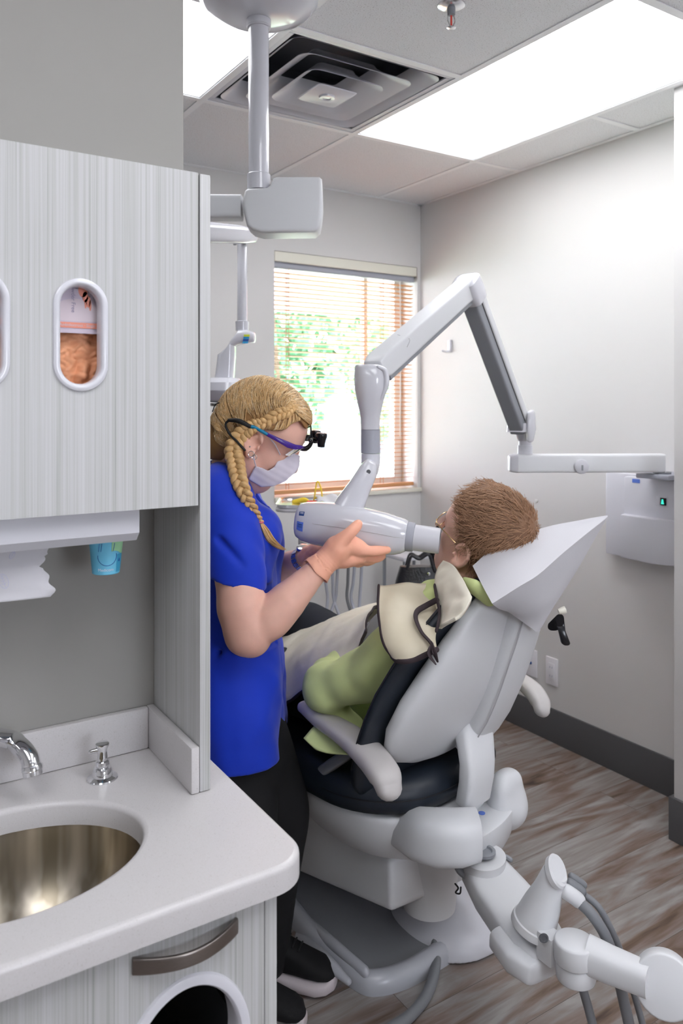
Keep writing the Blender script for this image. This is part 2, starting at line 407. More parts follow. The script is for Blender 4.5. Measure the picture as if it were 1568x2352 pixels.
# laminate with fine vertical threads
def laminate(name, stops, s=(800, 800, 3)):
    m, nt, p = base(name, .42)
    n, _ = noise_node(nt, 1.0, s, 2); n2, _ = noise_node(nt, 1.0, tuple(x * f for x, f in zip(s, (.22, .22, .3))), 2)
    mx = nd(nt, 'ShaderNodeMath', operation='ADD'); mu = nd(nt, 'ShaderNodeMath', operation='MULTIPLY'); mu.inputs[1].default_value = .5
    nt.links.new(n.outputs['Fac'], mx.inputs[0]); nt.links.new(n2.outputs['Fac'], mx.inputs[1]); nt.links.new(mx.outputs[0], mu.inputs[0])
    r = ramp(nt, mu.outputs[0], stops); nt.links.new(r.outputs[0], p.inputs['Base Color'])
laminate('linen_laminate', [(.32, '9a9b98'), (.43, 'b4b5b3'), (.56, 'bfbfc0'), (.68, 'c6c6c7')])
# solid-surface counter, faint specks
m, nt, p = base('counter_solid', .3)
n, _ = noise_node(nt, 700, (1, 1, 1), 1); r = ramp(nt, n.outputs['Fac'], [(.24, 'a8a4a0'), (.28, 'c4c1c1'), (.7, 'c9c6c7')]); nt.links.new(r.outputs[0], p.inputs['Base Color'])
# ceiling tile with pin holes
m, nt, p = base('ceiling_tile', .9)
n, _ = noise_node(nt, 300, (1, 1, 1), 2); r = ramp(nt, n.outputs['Fac'], [(.30, 'a8a3a2'), (.37, 'e6e7ea'), (.7, 'eeeff2')]); nt.links.new(r.outputs[0], p.inputs['Base Color'])
b = nd(nt, 'ShaderNodeBump'); b.inputs['Strength'].default_value = .4; b.inputs['Distance'].default_value = .002; nt.links.new(n.outputs['Fac'], b.inputs['Height']); nt.links.new(b.outputs[0], p.inputs['Normal'])
# vinyl planks running along the window wall
m, nt, p = base('plank_floor', .38)
tc = nd(nt, 'ShaderNodeTexCoord'); br = nd(nt, 'ShaderNodeTexBrick')
br.inputs['Scale'].default_value = 1; br.inputs['Brick Width'].default_value = 1.22; br.inputs['Row Height'].default_value = .155; br.inputs['Mortar Size'].default_value = .0008
br.inputs['Color1'].default_value = (0, 0, 0, 1); br.inputs['Color2'].default_value = (1, 1, 1, 1); br.inputs['Mortar'].default_value = (.5, .5, .5, 1); br.offset = .37; br.inputs['Bias'].default_value = 0
nt.links.new(tc.outputs['Object'], br.inputs['Vector'])
sep = nd(nt, 'ShaderNodeSeparateXYZ'); nt.links.new(tc.outputs['Object'], sep.inputs[0])
off = nd(nt, 'ShaderNodeVectorMath', operation='MULTIPLY_ADD'); nt.links.new(br.outputs['Color'], off.inputs[0]); off.inputs[1].default_value = (7.3, 3.1, 5.7); nt.links.new(tc.outputs['Object'], off.inputs[2])
def grain(scale, st, det, dist=0.):
    mp = nd(nt, 'ShaderNodeMapping'); mp.inputs['Scale'].default_value = st; nt.links.new(off.outputs[0], mp.inputs[0])
    n = nd(nt, 'ShaderNodeTexNoise'); n.inputs['Scale'].default_value = scale; n.inputs['Detail'].default_value = det; n.inputs['Distortion'].default_value = dist; nt.links.new(mp.outputs[0], n.inputs['Vector']); return n
g1 = grain(1, (2.2, 13, 1), 4, 1.6); g2 = grain(1, (5, 60, 1), 5, .6)
ad = nd(nt, 'ShaderNodeMath', operation='MULTIPLY_ADD'); nt.links.new(g2.outputs['Fac'], ad.inputs[0]); ad.inputs[1].default_value = .35; nt.links.new(g1.outputs['Fac'], ad.inputs[2])
ad2 = nd(nt, 'ShaderNodeMath', operation='MULTIPLY_ADD'); nt.links.new(br.outputs['Color'], ad2.inputs[0]); ad2.inputs[1].default_value = .10; nt.links.new(ad.outputs[0], ad2.inputs[2])
r = ramp(nt, ad2.outputs[0], [(.42, '44362f'), (.56, '6f5c4e'), (.67, '80716a'), (.77, '8a837f'), (.92, '9e9a98')])
mo = nd(nt, 'ShaderNodeMix', data_type='RGBA'); mo.inputs[7].default_value = lin('564c46'); nt.links.new(br.outputs['Fac'], mo.inputs[0]); nt.links.new(r.outputs[0], mo.inputs[6]); nt.links.new(mo.outputs[2], p.inputs['Base Color'])
emit_mat('diffuser_glow', 'fbfcff', LAMP_STRENGTH)
emit_mat('screen_green', '35c9b0', .8)

# ------------------------------------------------------------ room shell
CEIL = 2.44; XR = 2.52; YB = 3.17
def struct(name, b, m, **k): return b.build(name, m, None, kind='structure', **k)
struct('floor', MB().box((-2.2, -2.6, -.06), (2.9, 3.6, 0)), 'plank_floor')
# back wall with the window opening
WX0, WX1, WZ0, WZ1 = 1.674, 2.50, .985, 2.115
b = MB(); T = 3.37
b.box((-2.2, YB, 0), (WX0, T, 3.0)); b.box((WX1, YB, 0), (2.9, T, 3.0)); b.box((WX0, YB, 0), (WX1, T, WZ0)); b.box((WX0, YB, WZ1), (WX1, T, 3.0))
struct('wall_back', b, 'wall_pale_paint')
struct('wall_right', MB().box((XR, 1.555, 0), (2.72, YB, 3.0)), 'wall_pale_paint')
struct('wall_right_return', MB().box((2.28, -2.6, 0), (2.72, 1.555, 3.0), .003), 'wall_pale_paint')
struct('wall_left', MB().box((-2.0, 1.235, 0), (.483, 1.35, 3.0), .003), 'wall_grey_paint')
struct('wall_far_left', MB().box((-2.2, -2.6, 0), (-2.0, YB, 3.0)), 'wall_pale_paint')
b = MB()      # corridor side behind the viewer; unseen opening added to let in frontal fill light
for lo, hi in (((-2.0, -2.6, 0), (.4, -2.4, 3.0)), ((1.2, -2.6, 0), (2.28, -2.4, 3.0)), ((.4, -2.6, 0), (1.2, -2.4, 1.1)), ((.4, -2.6, 1.9), (1.2, -2.4, 3.0))): b.box(lo, hi)
struct('wall_front', b, 'wall_pale_paint')
b = MB()
for lo, hi in (((.4, -2.55, 1.1), (.45, -2.45, 1.9)), ((1.15, -2.55, 1.1), (1.2, -2.45, 1.9)), ((.45, -2.55, 1.1), (1.15, -2.45, 1.15)), ((.45, -2.55, 1.85), (1.15, -2.45, 1.9))): b.box(lo, hi)
struct('added_fill_window', b, 'white_trim')  # frame of the opening added for fill light, out of view
struct('roof', MB().box((-2.3, -2.7, 3.0), (3.0, 3.5, 3.15)), 'duct_dark')
struct('baseboard_right', MB().box((XR - .01, 1.565, 0), (XR, YB, .14), .003), 'base_charcoal')
b = MB().box((2.268, -2.4, 0), (2.28, 1.567, .14), .003); b.box((2.27, 1.555, 0), (2.52, 1.567, .14), .003); struct('baseboard_return', b, 'base_charcoal')
struct('baseboard_back', MB().box((-2.0, YB - .01, 0), (XR - .01, YB, .14), .003), 'base_charcoal')
# ceiling: tiles dropped in a grid, open where the fixtures sit
gx = [-2.0, -1.41, -.80, -.19, .42, 1.03, 1.64, 2.25, 2.72]; gy = [-2.4, -1.80, -1.19, -.58, .03, .64, 1.25, 1.86, 2.47, 3.17]
fix = {(6, 6), (6, 7), (4, 7), (5, 7), (4, 3), (4, 4), (2, 3), (2, 4), (6, 2), (6, 3)}
b = MB()
for i in range(len(gx) - 1):
    for j in range(len(gy) - 1):
        if (i, j) in fix: continue
        b.box((gx[i] + .003, gy[j] + .003, CEIL - .004), (gx[i+1] - .003, gy[j+1] - .003, CEIL + .012), .003, seg=1)
struct('ceiling', b, 'ceiling_tile')
b = MB()
for i, x in enumerate(gx[1:-1]):
    for j in range(len(gy) - 1):
        if x == 2.25 and False: continue
        b.box((x - .012, gy[j], CEIL - .007), (x + .012, gy[j+1], CEIL - .0045))
for y in gy[1:-1]:
    for i in range(len(gx) - 1): 
        if (y in (1.86,) and i == 6) or (y in (.03,) and i in (2, 4)) or (y == -1.19 and i == 6) or (y == .03 and i == 2): continue
        b.box((gx[i], y - .012, CEIL - .0072), (gx[i+1], y + .012, CEIL - .0047))
for y0, y1, x0, x1 in ((YB - .02, YB, -2, XR), (1.555, YB, XR - .02, XR)): b.box((x0, y0, CEIL - .0074), (x1, y1, CEIL - .005))
struct('trim_1', b, 'grid_white')
def light(x0, x1, y0, y1, label):
    t = thing('ceiling_light', ((x0+x1)/2, (y0+y1)/2, CEIL - .01), label, 'light', 'ceiling light panels')
    b = MB(); e = .018
    for a, c in (((x0, y0), (x0+e, y1)), ((x1-e, y0), (x1, y1)), ((x0+e, y0), (x1-e, y0+e)), ((x0+e, y1-e), (x1-e, y1))): b.box((a[0]+.001, a[1]+.001, CEIL - .0043), (c[0]-.001, c[1]-.001, CEIL + .05), .001, seg=1)
    b.box((x0+.004, y0+.004, CEIL + .051), (x1-.004, y1-.004, CEIL + .09)); b.build('frame', 'grid_white', t)
    MB().box((x0+e+.001, y0+e+.001, CEIL + .002), (x1-e-.001, y1-e-.001, CEIL + .008)).build('diffuser', 'diffuser_glow', t, label='glowing white diffuser')
light(1.64, 2.25, 1.25, 2.47, 'long glowing ceiling light panel to the right of the air vent')
light(.42, 1.03, 1.86, 2.47, 'square glowing ceiling light panel left of the air vent, behind the ceiling pole')
light(.42, 1.03, -.58, .64, 'ceiling light panel over the sink side, behind the viewer')
light(-.80, -.19, -.58, .64, 'ceiling light panel over the corridor, leftmost of all')
light(1.64, 2.25, -1.19, .03, 'ceiling light panel near the corridor on the right')
# ------------------------------------------------------------ window, blind
b = MB(); Yw = 3.30
for lo, hi in (((WX0, Yw, WZ0), (WX0+.05, Yw+.05, WZ1)), ((WX1-.05, Yw, WZ0), (WX1, Yw+.05, WZ1)), ((WX0+.05, Yw, WZ0), (WX1-.05, Yw+.05, WZ0+.05)), ((WX0+.05, Yw, WZ1-.05), (WX1-.05, Yw+.05, WZ1))): b.box(lo, hi, .004, seg=1)
b.box((2.26, Yw+.005, WZ0+.05), (2.285, Yw+.04, WZ1-.05), .003, seg=1)
wf = struct('window_1', b, 'white_trim')
MB().box((WX0+.05, Yw+.02, WZ0+.05), (2.26, Yw+.024, WZ1-.05)).build('pane', 'window_glass', wf)
MB().box((2.285, Yw+.02, WZ0+.05), (WX1-.05, Yw+.024, WZ1-.05)).build('pane', 'window_glass', wf)
struct('trim_2', MB().box((WX0 - .0, YB - .012, WZ0 - .018), (WX1 + .02, Yw, WZ0 + .001), .003), 'cream_trim')
bl = thing('window_blind', (2.09, 3.2, WZ0), 'open wooden slatted blind hanging in the back window', 'blind')
MB().box((WX0+.003, YB+.002, WZ1-.048), (WX1-.003, YB+.012, WZ1-.001), .002, seg=1).build('valance', 'cream_trim', bl)
MB().box((WX0+.006, YB+.018, WZ1-.075), (WX1-.006, YB+.05, WZ1-.01), .003, seg=1).build('headrail', 'ring_grey', bl)
b = MB(); z = WZ1 - .095; n = 0; ca, sa = math.cos(math.radians(9)), math.sin(math.radians(9))
zs = []
while z > WZ0 + .035:
    M = Matrix.Translation((0, YB + .034, z)) @ Matrix.Rotation(math.radians(-9), 4, 'X')
    b.box((WX0+.008, -.0125, -.0011), (WX1-.008, .0125, .0011), M=M, bev=.0008, seg=1); zs.append(z); z -= .0213
b.build('slats', 'slat_wood', bl)
MB().box((WX0+.008, YB+.018, WZ0+.012), (WX1-.008, YB+.05, WZ0+.03), .003, seg=1).build('bottom_rail', 'slat_wood', bl)
for x in (1.76, 2.30):
    b = MB()
    for dy in (-.0135, .0135): b.box((x-.0012, YB+.034+dy-.0006, WZ0+.03), (x+.0012, YB+.034+dy+.0006, WZ1-.07))
    for z in zs: b.box((x-.0015, YB+.0205, z-.0035), (x+.0015, YB+.0475, z-.0025))
    b.build('ladder_cord', 'slat_wood', bl)
MB().tube([(2.40, YB+.014, WZ1-.08), (2.402, YB+.013, 1.6), (2.40, YB+.014, 1.25)], .0025, 8).build('tilt_wand', 'white_trim', bl)
# ------------------------------------------------------------ outdoors beyond the window
struct('ground_outside', MB().box((-14, 3.6, -.95), (34, 40, -.85)), 'grass')
bo = thing('building', (12.5, 24, -.85), 'white two-storey building outside behind the window blind', 'building')
MB().box((7.5, 20, -.85), (21, 28, 4.2)).build('wall', 'building_white', bo)
for ix in range(7):
    for iz in range(2):
        x = 8.6 + ix * 1.7; z = -.15 + iz * 1.6
        w = MB().box((x, 19.95, z), (x + .75, 20.05, z + 1.0), .01, seg=1).build('window', 'white_trim', bo)
        MB().box((x+.06, 19.93, z+.06), (x+.69, 19.96, z+.94)).build('pane', 'window_dark', w)
MB().prism([(6.9, 19.3, 4.2), (6.9, 28.7, 4.2), (6.9, 24, 6.2)], (14.7, 0, 0)).build('roof', 'roof_red', bo)
aw = MB().prism([(1.2, 3.372, 2.95), (1.2, 6.0, 2.22), (1.2, 6.0, 2.30), (1.2, 3.372, 3.02)], (5.2, 0, 0), .004)
aw.build('awning', 'roof_red', None, label='red awning over the outside of the window, seen through the blind', cat='awning')
def tree(x, y, h, r, lab, mt):
    t = thing('tree', (x, y, -.85), lab, 'tree', 'trees beyond the window')
    MB().tube([(x, y, -.85), (x+.05, y, h*.4), (x, y+.05, h*.75)], [.16, .12, .05], 8).build('trunk', 'bark', t)
    rs = np.random.default_rng(int(x * 10))
    n = 1400; d = rs.normal(size=(n, 3)); d /= np.linalg.norm(d, axis=1)[:, None]; R = rs.uniform(.35, 1, n) ** .5
    P = np.array([x, y, h*.60]) + d * R[:, None] * np.array([r, r, h*.42]) * (1 + .2 * vnoise(d[:, 0], d[:, 1], d[:, 2], 5, int(x)))[:, None]
    V = []; F = []
    for i, p in enumerate(P):
        a = rs.normal(size=3); a /= np.linalg.norm(a); c = unit(np.cross(a, rs.normal(size=3))); s1 = rs.uniform(.08, .16); s2 = s1 * .6
        q = len(V); V += [p - a*s1, p + c*s2, p + a*s1, p - c*s2]; F.append([q, q+1, q+2, q+3])
    obj('foliage', V, F, mt, t, 0)
tree(5.2, 10.0, 4.2, 1.15, 'leafy tree outside nearest the left edge of the window', 'leaf')
tree(7.9, 10.4, 4.0, 1.15, 'leafy tree outside in the middle of the window view', 'leaf_light')
tree(10.6, 11.0, 4.2, 1.2, 'leafy tree outside near the right edge of the window view', 'leaf')
tree(7.6, 15.5, 5.6, 1.9, 'paler leafy tree farther off outside behind the first trees', 'leaf_light')
tree(12.6, 16.5, 5.6, 1.9, 'farthest leafy tree outside close to the white building', 'leaf')
q = S(640, 1105, 12.0); t = thing('recycling_bin', (q[0] - .25, q[1], -.85), 'blue recycling bin outside low at the left of the window', 'bin')
MB().loft([((q[0] - .25, q[1], -.84), (.25, 0, 0), (0, .25, 0), 5), ((q[0] - .25, q[1], q[2] - .1), (.32, 0, 0), (0, .32, 0), 5)], 32).build('bin_body', 'car_blue', t)
MB().loft([((q[0] - .25, q[1], q[2] - .098), (.34, 0, 0), (0, .34, 0), 5), ((q[0] - .25, q[1], q[2] - .02), (.33, 0, 0), (0, .33, 0), 4)], 32, cap1=.02).build('lid', 'car_blue', t)
# ------------------------------------------------------------ ceiling vent, sprinkler
v = thing('air_vent', (1.335, 2.165, CEIL), 'square white four-way air diffuser between the ceiling lights', 'vent')
cx, cy = 1.335, 2.165
def sqring(b, r0, z0, r1, z1, rc0=.03, rc1=.03, th=.003, mi=0):
    def loop(r, rc, z):
        P = []
        for k, (sx, sy) in enumerate(((1, 1), (-1, 1), (-1, -1), (1, -1))):
            for a in np.linspace(0, math.pi/2, 6):
                an = a + k * math.pi/2; P.append((cx + sx*(r-rc) + rc*math.cos(an), cy + sy*(r-rc) + rc*math.sin(an), z))
        return P
    rows = []
    for t in np.linspace(0, 1, 6):
        r = r0 + (r1 - r0) * (t ** 1.5); rows.append(loop(r, rc0 + (rc1-rc0)*t, z0 + (z1-z0)*t))
    for t in np.linspace(1, 0, 6):
        r = r0 + (r1 - r0) * (t ** 1.5) - th * .6; rows.append(loop(r, max(rc0 + (rc1-rc0)*t - th*.6, .002), z0 + (z1-z0)*t + th))
    rows.append(rows[0]); b.grid(np.array(rows), mi, wrap=True)
b = MB()
for q in ((-.305, -.305, .305, -.272), (-.305, .272, .305, .305), (-.305, -.272, -.272, .272), (.272, -.272, .305, .272)): b.box((cx+q[0]+.001, cy+q[1]+.001, CEIL-.004), (cx+q[2]-.001, cy+q[3]-.001, CEIL+.002), .001, seg=1)
b.build('frame', 'white_plastic', v)
b = MB()
for q in ((-.3, -.3, .3, -.274), (-.3, .274, .3, .3), (-.3, -.274, -.274, .274), (.274, -.274, .3, .274)): b.box((cx+q[0], cy+q[1], CEIL+.003), (cx+q[2], cy+q[3], CEIL+.16))
b.box((cx-.3, cy-.3, CEIL+.161), (cx+.3, cy+.3, CEIL+.17)); b.build('duct_box', 'duct_dark', v)
for r0_, r1, zt3, zb3 in ((.215, .268, .050, -.004), (.118, .205, .052, -.010), (.070, .142, .040, -.020)):
    b = MB(); sqring(b, r0_, CEIL + zt3, r1, CEIL + zb3, .02, .04); b.build('louvre', 'white_plastic', v)
b = MB(); b.loft([((cx, cy, CEIL - .030), (.071, 0, 0), (0, .071, 0), 12), ((cx, cy, CEIL - .027), (.074, 0, 0), (0, .074, 0), 12), ((cx, cy, CEIL - .012), (.050, 0, 0), (0, .050, 0), 10)], 44)
c = b.build('centre_panel', 'white_plastic', v)
MB().lathe((cx, cy, CEIL - .030), (0, 0, -1), [(0, .026), (.006, .024), (.007, .014), (.004, .012), (.004, .0)]).build('screw_cap', 'white_gloss', c)
c0 = onZ(1036, 8, CEIL)
v = thing('fire_sprinkler', c0, 'small chrome fire sprinkler hanging from the speckled ceiling tile', 'sprinkler')
MB().lathe(c0 + A3(0, 0, -.004), (0, 0, -1), [(0, .036), (.003, .035), (.008, .024), (.009, .0)]).build('escutcheon', 'silver', v)
MB().lathe(c0 + A3(0, 0, -.011), (0, 0, -1), [(0, .011), (.018, .010), (.02, .006)]).build('body', 'arm_grey', v)
b = MB()
for s_ in (-1, 1): b.tube([c0 + A3(s_*.009, 0, -.03), c0 + A3(s_*.012, 0, -.045), c0 + A3(s_*.003, 0, -.06)], .0016, 6)
b.build('frame_arms', 'silver', v)
MB().tube([c0 + A3(0, 0, -.031), c0 + A3(0, 0, -.056)], .0025, 8).build('glass_bulb', 'red', v)
MB().lathe(c0 + A3(0, 0, -.061), (0, 0, -1), [(0, .010), (.0015, .012), (.003, .009)]).build('deflector', 'silver', v)

# ------------------------------------------------------------ sink side: counter, cabinets
YF = 1.042           # front plane of the upper cabinet and of the tall side panel
uc = thing('upper_cabinet', (.2, 1.14, 1.27), 'pale linen-pattern wall cabinet with oval glove openings and a tall side panel', 'cabinet')
MB().box((.4315, YF, .861), (.448, 1.234, 1.738), .0022).build('side_panel', 'linen_laminate', uc)
DB = [(-.30, .428)]; dz0, dz1 = 1.268, 1.738
def oval(cx, cz, hw, hh, n=14):
    P = []
    for a in np.linspace(0, math.pi, n): P.append((cx + hw*math.cos(a), cz + (hh - hw) + hw*math.sin(a)))
    for a in np.linspace(math.pi, 2*math.pi, n): P.append((cx + hw*math.cos(a), cz - (hh - hw) + hw*math.sin(a)))
    return P
OV = [(.2662, 1.501), (.1450, 1.501)]; OHW, OHH = .0255, .064
def door_with_holes(b, x0, x1, z0, z1, y0, y1, holes, bev=.0015):
    bm = bmesh.new()
    def ring(P): vs_ = [bm.verts.new((p[0], y0, p[1])) for p in P]; return [bm.edges.new((vs_[i], vs_[(i+1) % len(vs_)])) for i in range(len(vs_))]
    es = ring([(x0, z0), (x1, z0), (x1, z1), (x0, z1)])
    for h in holes: es += ring(h)
    bmesh.ops.triangle_fill(bm, use_beauty=True, use_dissolve=False, edges=es)
    r = bmesh.ops.extrude_face_region(bm, geom=bm.faces[:]); 
    for v_ in [g_ for g_ in r['geom'] if isinstance(g_, bmesh.types.BMVert)]: v_.co.y = y1
    bmesh.ops.recalc_face_normals(bm, faces=bm.faces[:]); bm.verts.index_update(); b.bm(bm)
b = MB(); door_with_holes(b, -.30, .4285, dz0, dz1, YF - .001, YF + .016, [oval(cx_, cz_, OHW+.003, OHH+.003) for cx_, cz_ in OV])
dr = b.build('door', 'linen_laminate', uc, smooth=30)
b = MB(); Yc0 = YF + .019
b.box((-.30, 1.222, dz0+.004), (.4305, 1.2335, dz1-.004)); b.box((-.30, Yc0, dz1-.02), (.4305, 1.221, dz1-.002)); b.box((.414, Yc0, dz0+.024), (.4305, 1.221, dz1-.021))
b.box((-.30, Yc0, dz0+.006), (.4305, 1.221, dz0+.022)); b.build('carcass', 'linen_laminate', uc)
def oval_ring(cx_, cz_, parent):
    prof = [(OHW+.0002, OHH+.0002, .018), (OHW-.0005, OHH-.0005, .004), (OHW+.001, OHH+.001, -.0035), (OHW+.003, OHH+.003, -.0052), (OHW+.006, OHH+.006, -.0055), (OHW+.009, OHH+.009, -.004), (OHW+.010, OHH+.010, -.0012), (OHW+.0025, OHH+.0025, -.0012), (OHW+.0025, OHH+.0025, .018)]
    G = []
    for hw, hh, dy in prof + prof[:1]: G.append([(p[0], YF + dy, p[1]) for p in oval(cx_, cz_, hw, hh, 20)])
    b = MB(); b.grid(np.array(G), wrap=True); b.build('oval_trim_ring', 'white_gloss', parent, label='white oval trim ring')
for cx_, cz_ in OV: oval_ring(cx_, cz_, dr)
def glove_box(cx_, cz_, label):
    t = thing('glove_box', (cx_, YF + .05, cz_ - .12), label, 'glove box', 'glove boxes in the cabinet')
    y0 = YF + .024; x0, x1 = cx_ - .052, cx_ + .052; z0, z1 = cz_ - .115, cz_ + .115
    zt = cz_ + .004
    b = MB(); b.box((x0, y0, zt), (x1, y0 + .0012, z1)); b.box((x0, y0 + .0013, z0), (x0+.0012, y0+.085, z1)); b.box((x1-.0012, y0+.0013, z0), (x1, y0+.085, z1)); b.box((x0+.0013, y0+.084, z0), (x1-.0013, y0+.085, z1)); b.box((x0+.0013, y0+.0013, z1-.0012), (x1-.0013, y0+.083, z1)); b.box((x0+.0013, y0+.0013, z0), (x1-.0013, y0+.083, z0+.0012))
    b.box((x0, y0, z0), (x1, y0+.0012, cz_ - .075)); bx = b.build('carton', 'box_lilac', t)
    b = MB(); P = [(cx_ + .036*math.cos(a), y0 - .0004, zt + .016 + .030*math.sin(a)) for a in np.linspace(0, math.pi, 18)]; b.prism(P, (0, .0003, 0)); b.build('printed_arch', 'box_pale', t)
    MB().box((x0+.001, y0-.0008, zt+.007), (x1-.001, y0-.0005, zt+.0145)).build('printed_band', 'box_coral', t)
    MB().box((x0+.001, y0-.0008, zt+.0005), (x1-.001, y0-.0005, zt+.0052)).build('printed_stripe', 'box_lilac', t)
    h = MB()
    for px_, pz_, dx, dz in ((.011, .058, .010, .012), (.014, .049, .006, .009), (.018, .043, .005, .010), (.0145, .04, .0025, .008), (.0205, .038, .0025, .009)):
        P = [(cx_ + px_ - .002 + dx*.62*math.cos(a), y0 - .0008, zt + pz_ + dz*.8*math.sin(a)) for a in np.linspace(0, 2*math.pi, 14, endpoint=False)]; h.prism(P, (0, .0003, 0))
    h.build('printed_hand', 'box_coral', t)
    V, F = text_mesh('Powder Free', .0075, (cx_ - .006, y0 - .0009, zt + .047), (0, 0, -1), (1, 0, 0), .0001); b = MB(); b.add(V, F); b.build('lettering', 'box_text', t, smooth=0)
    V, F = text_mesh('Ambidextrous \u00b7 Single', .0052, (cx_ + .002, y0 - .0010, zt + .0092), (1, 0, 0), (0, 0, 1), .0001); b = MB(); b.add(V, F); b.build('lettering', 'box_pale', t, smooth=0)
    # crumpled gloves showing in the torn opening
    nx, nz = 60, 60; G = np.zeros((nx, nz, 3)); xs = np.linspace(x0+.004, x1-.004, nx); zs_ = np.linspace(z0+.004, zt+.006, nz); Xg, Zg = np.meshgrid(xs, zs_, indexing='ij')
    w = np.abs(vnoise(Xg, Xg*0+cx_*9, Zg, 150, 3)) * .009 + np.abs(vnoise(Xg, Xg*0, Zg*1.4, 330, 5)) * .004 + np.abs(vnoise(Xg*1.3, Xg*0, Zg, 600, 8)) * .0015
    G[..., 0] = Xg; G[..., 2] = Zg; G[..., 1] = y0 + .008 + .016*(1 - w/.012) - .0*w
    b = MB(); b.shell(G, .0015); b.build('gloves', 'glove_pile', t, 180, label='crumpled orange gloves')
glove_box(OV[0][0], OV[0][1], 'glove box with orange gloves behind the right oval opening')
glove_box(OV[1][0], OV[1][1], 'glove box with orange gloves behind the left oval opening at the picture edge')
# under-cabinet towel and cup dispenser
td = thing('towel_dispenser', (.15, 1.14, 1.19), 'white dispenser housing mounted under the wall cabinet', 'dispenser')
fy = YF + .02
P0 = onY(0, 1266, fy); P1 = onY(321, 1243, fy)
b = MB(); xr = P1[0]; zb = P1[2]
b.prism([(-.2, fy, 1.272), (-.2, fy, zb + .012), (-.2, fy + .012, zb), (-.2, 1.205, zb), (-.2, 1.205, 1.272)], (xr + .2, 0, 0), .002)
b.build('housing', 'white_plastic', td)
pt = MB(); n = 30; G = []
xa = onY(105, 1300, fy + .05)[0]
for i in range(n):
    t = i / (n - 1); row = []
    z = zb + .004 - t * (zb - onY(100, 1368, fy + .05)[2] + .004)
    jag = .004*math.sin(9*t) + .003*math.sin(23*t) + (.006 if .25 < t < .45 else 0)*-1 + .004*t
    for j in range(24):
        s_ = j / 23; x = -.15 + s_ * (xa + jag + .15); row.append((x, fy + .05 + .006*math.sin(s_*9 + t*2) - .006*t, z))
    G.append(row)
pt.shell(np.array(G), .0006); tw = pt.build('paper_towel', 'paper', None, 180, label='torn white paper towel hanging from the dispenser under the cabinet', cat='paper towel')
b = MB()
def leafprint(c, r, ang):
    ya = fy + .05 - .012
    pts = [c + r*A3(math.cos(ang)*math.cos(a) - .55*math.sin(ang)*math.sin(a), 0, math.sin(ang)*math.cos(a) + .55*math.cos(ang)*math.sin(a)) for a in np.linspace(0, 2*math.pi, 17)]
    b.tube(pts, .00025, 5, 2); b.tube([c - r*A3(math.cos(ang), 0, math.sin(ang)), c + r*A3(math.cos(ang), 0, math.sin(ang))], .0002, 5, 2)
    for s_ in (-.5, -.1, .3, .6):
        q = c + r*s_*A3(math.cos(ang), 0, math.sin(ang))
        for sg in (-1, 1): b.tube([q, q + r*.4*A3(math.cos(ang + sg*.8), 0, math.sin(ang + sg*.8))], .00018, 5, 2)
tdep = fy + .0375
leafprint(onY(8, 1335, tdep), .010, 1.9); leafprint(onY(28, 1275, tdep+.004), .005, 1.0)
b.build('printed_leaves', 'paper_print', tw)
cupc = onY(243, 1315, YF + .085)
cu = thing('paper_cup', cupc, 'small blue printed paper cup hanging under the cabinet', 'cup')
ctop = cupc + A3(0, 0, .058); prof = [(0, .0185), (.001, .0192), (.002, .0190), (.058, .0245), (.059, .0257), (.0605, .0245), (.058, .0235), (.003, .018), (.003, 0)]
pc = MB(); pc.lathe(cupc, (0, 0, 1), prof, 40); pc.build('cup_body', 'cup_blue', cu)
def on_cup(a, z, off=.0004):
    r = .0190 + (.0055) * (z - .002) / .056 + off; return cupc + A3(r*math.cos(a), r*math.sin(a), z)
a0 = math.atan2(-cupc[1], -cupc[0])
b = MB(); G = [[on_cup(a0 + a, z, .0003) for z in np.linspace(.030 + .004*math.sin(3*a), .056, 6)] for a in np.linspace(.35, 1.7, 18)]; b.shell(np.array(G), .0003); b.build('green_print', 'cup_green', cu)
b = MB(); G = [[on_cup(a0 + a, z, .0003) for z in np.linspace(.003, .0285, 6)] for a in np.linspace(.8, 1.5, 12)]; b.shell(np.array(G), .0003); b.build('teal_print', 'cup_teal', cu)
b = MB(); b.tube([on_cup(a0 + .1 + .62*math.cos(t), .026 + .0125*math.sin(t), .0006) for t in np.linspace(math.pi*.95, 2.1*math.pi, 14)], .0004, 6, 2)
b.tube([on_cup(a0 + .95 + .05*k, .018 + .004*(k % 2), .0006) for k in range(3)], .0006, 5, 2)
for a in (-.45, -.3, .45): b.tube([on_cup(a0 + a, .034, .0006), on_cup(a0 + a + .08, .045, .0006)], .0004, 6, 2)
b.build('blue_line_print', 'cup_line', cu)
V, F = text_mesh('Medicom', .0058, (0, 0, 0), (1, 0, 0), (0, 0, 1), .0)
V2 = np.array([on_cup(a0 + x / .0195, .0055 + z, .0006) for x, y, z in V]); b = MB(); b.add(V2, F); b.build('lettering', 'sticker_white', cu, smooth=0)
MB().lathe(ctop + A3(0, 0, -.004), (0, 0, 1), [(0, .0265), (.0, .030), (.03, .030), (.03, .0265)], 32).build('cup_holder_tube', 'white_plastic', td)

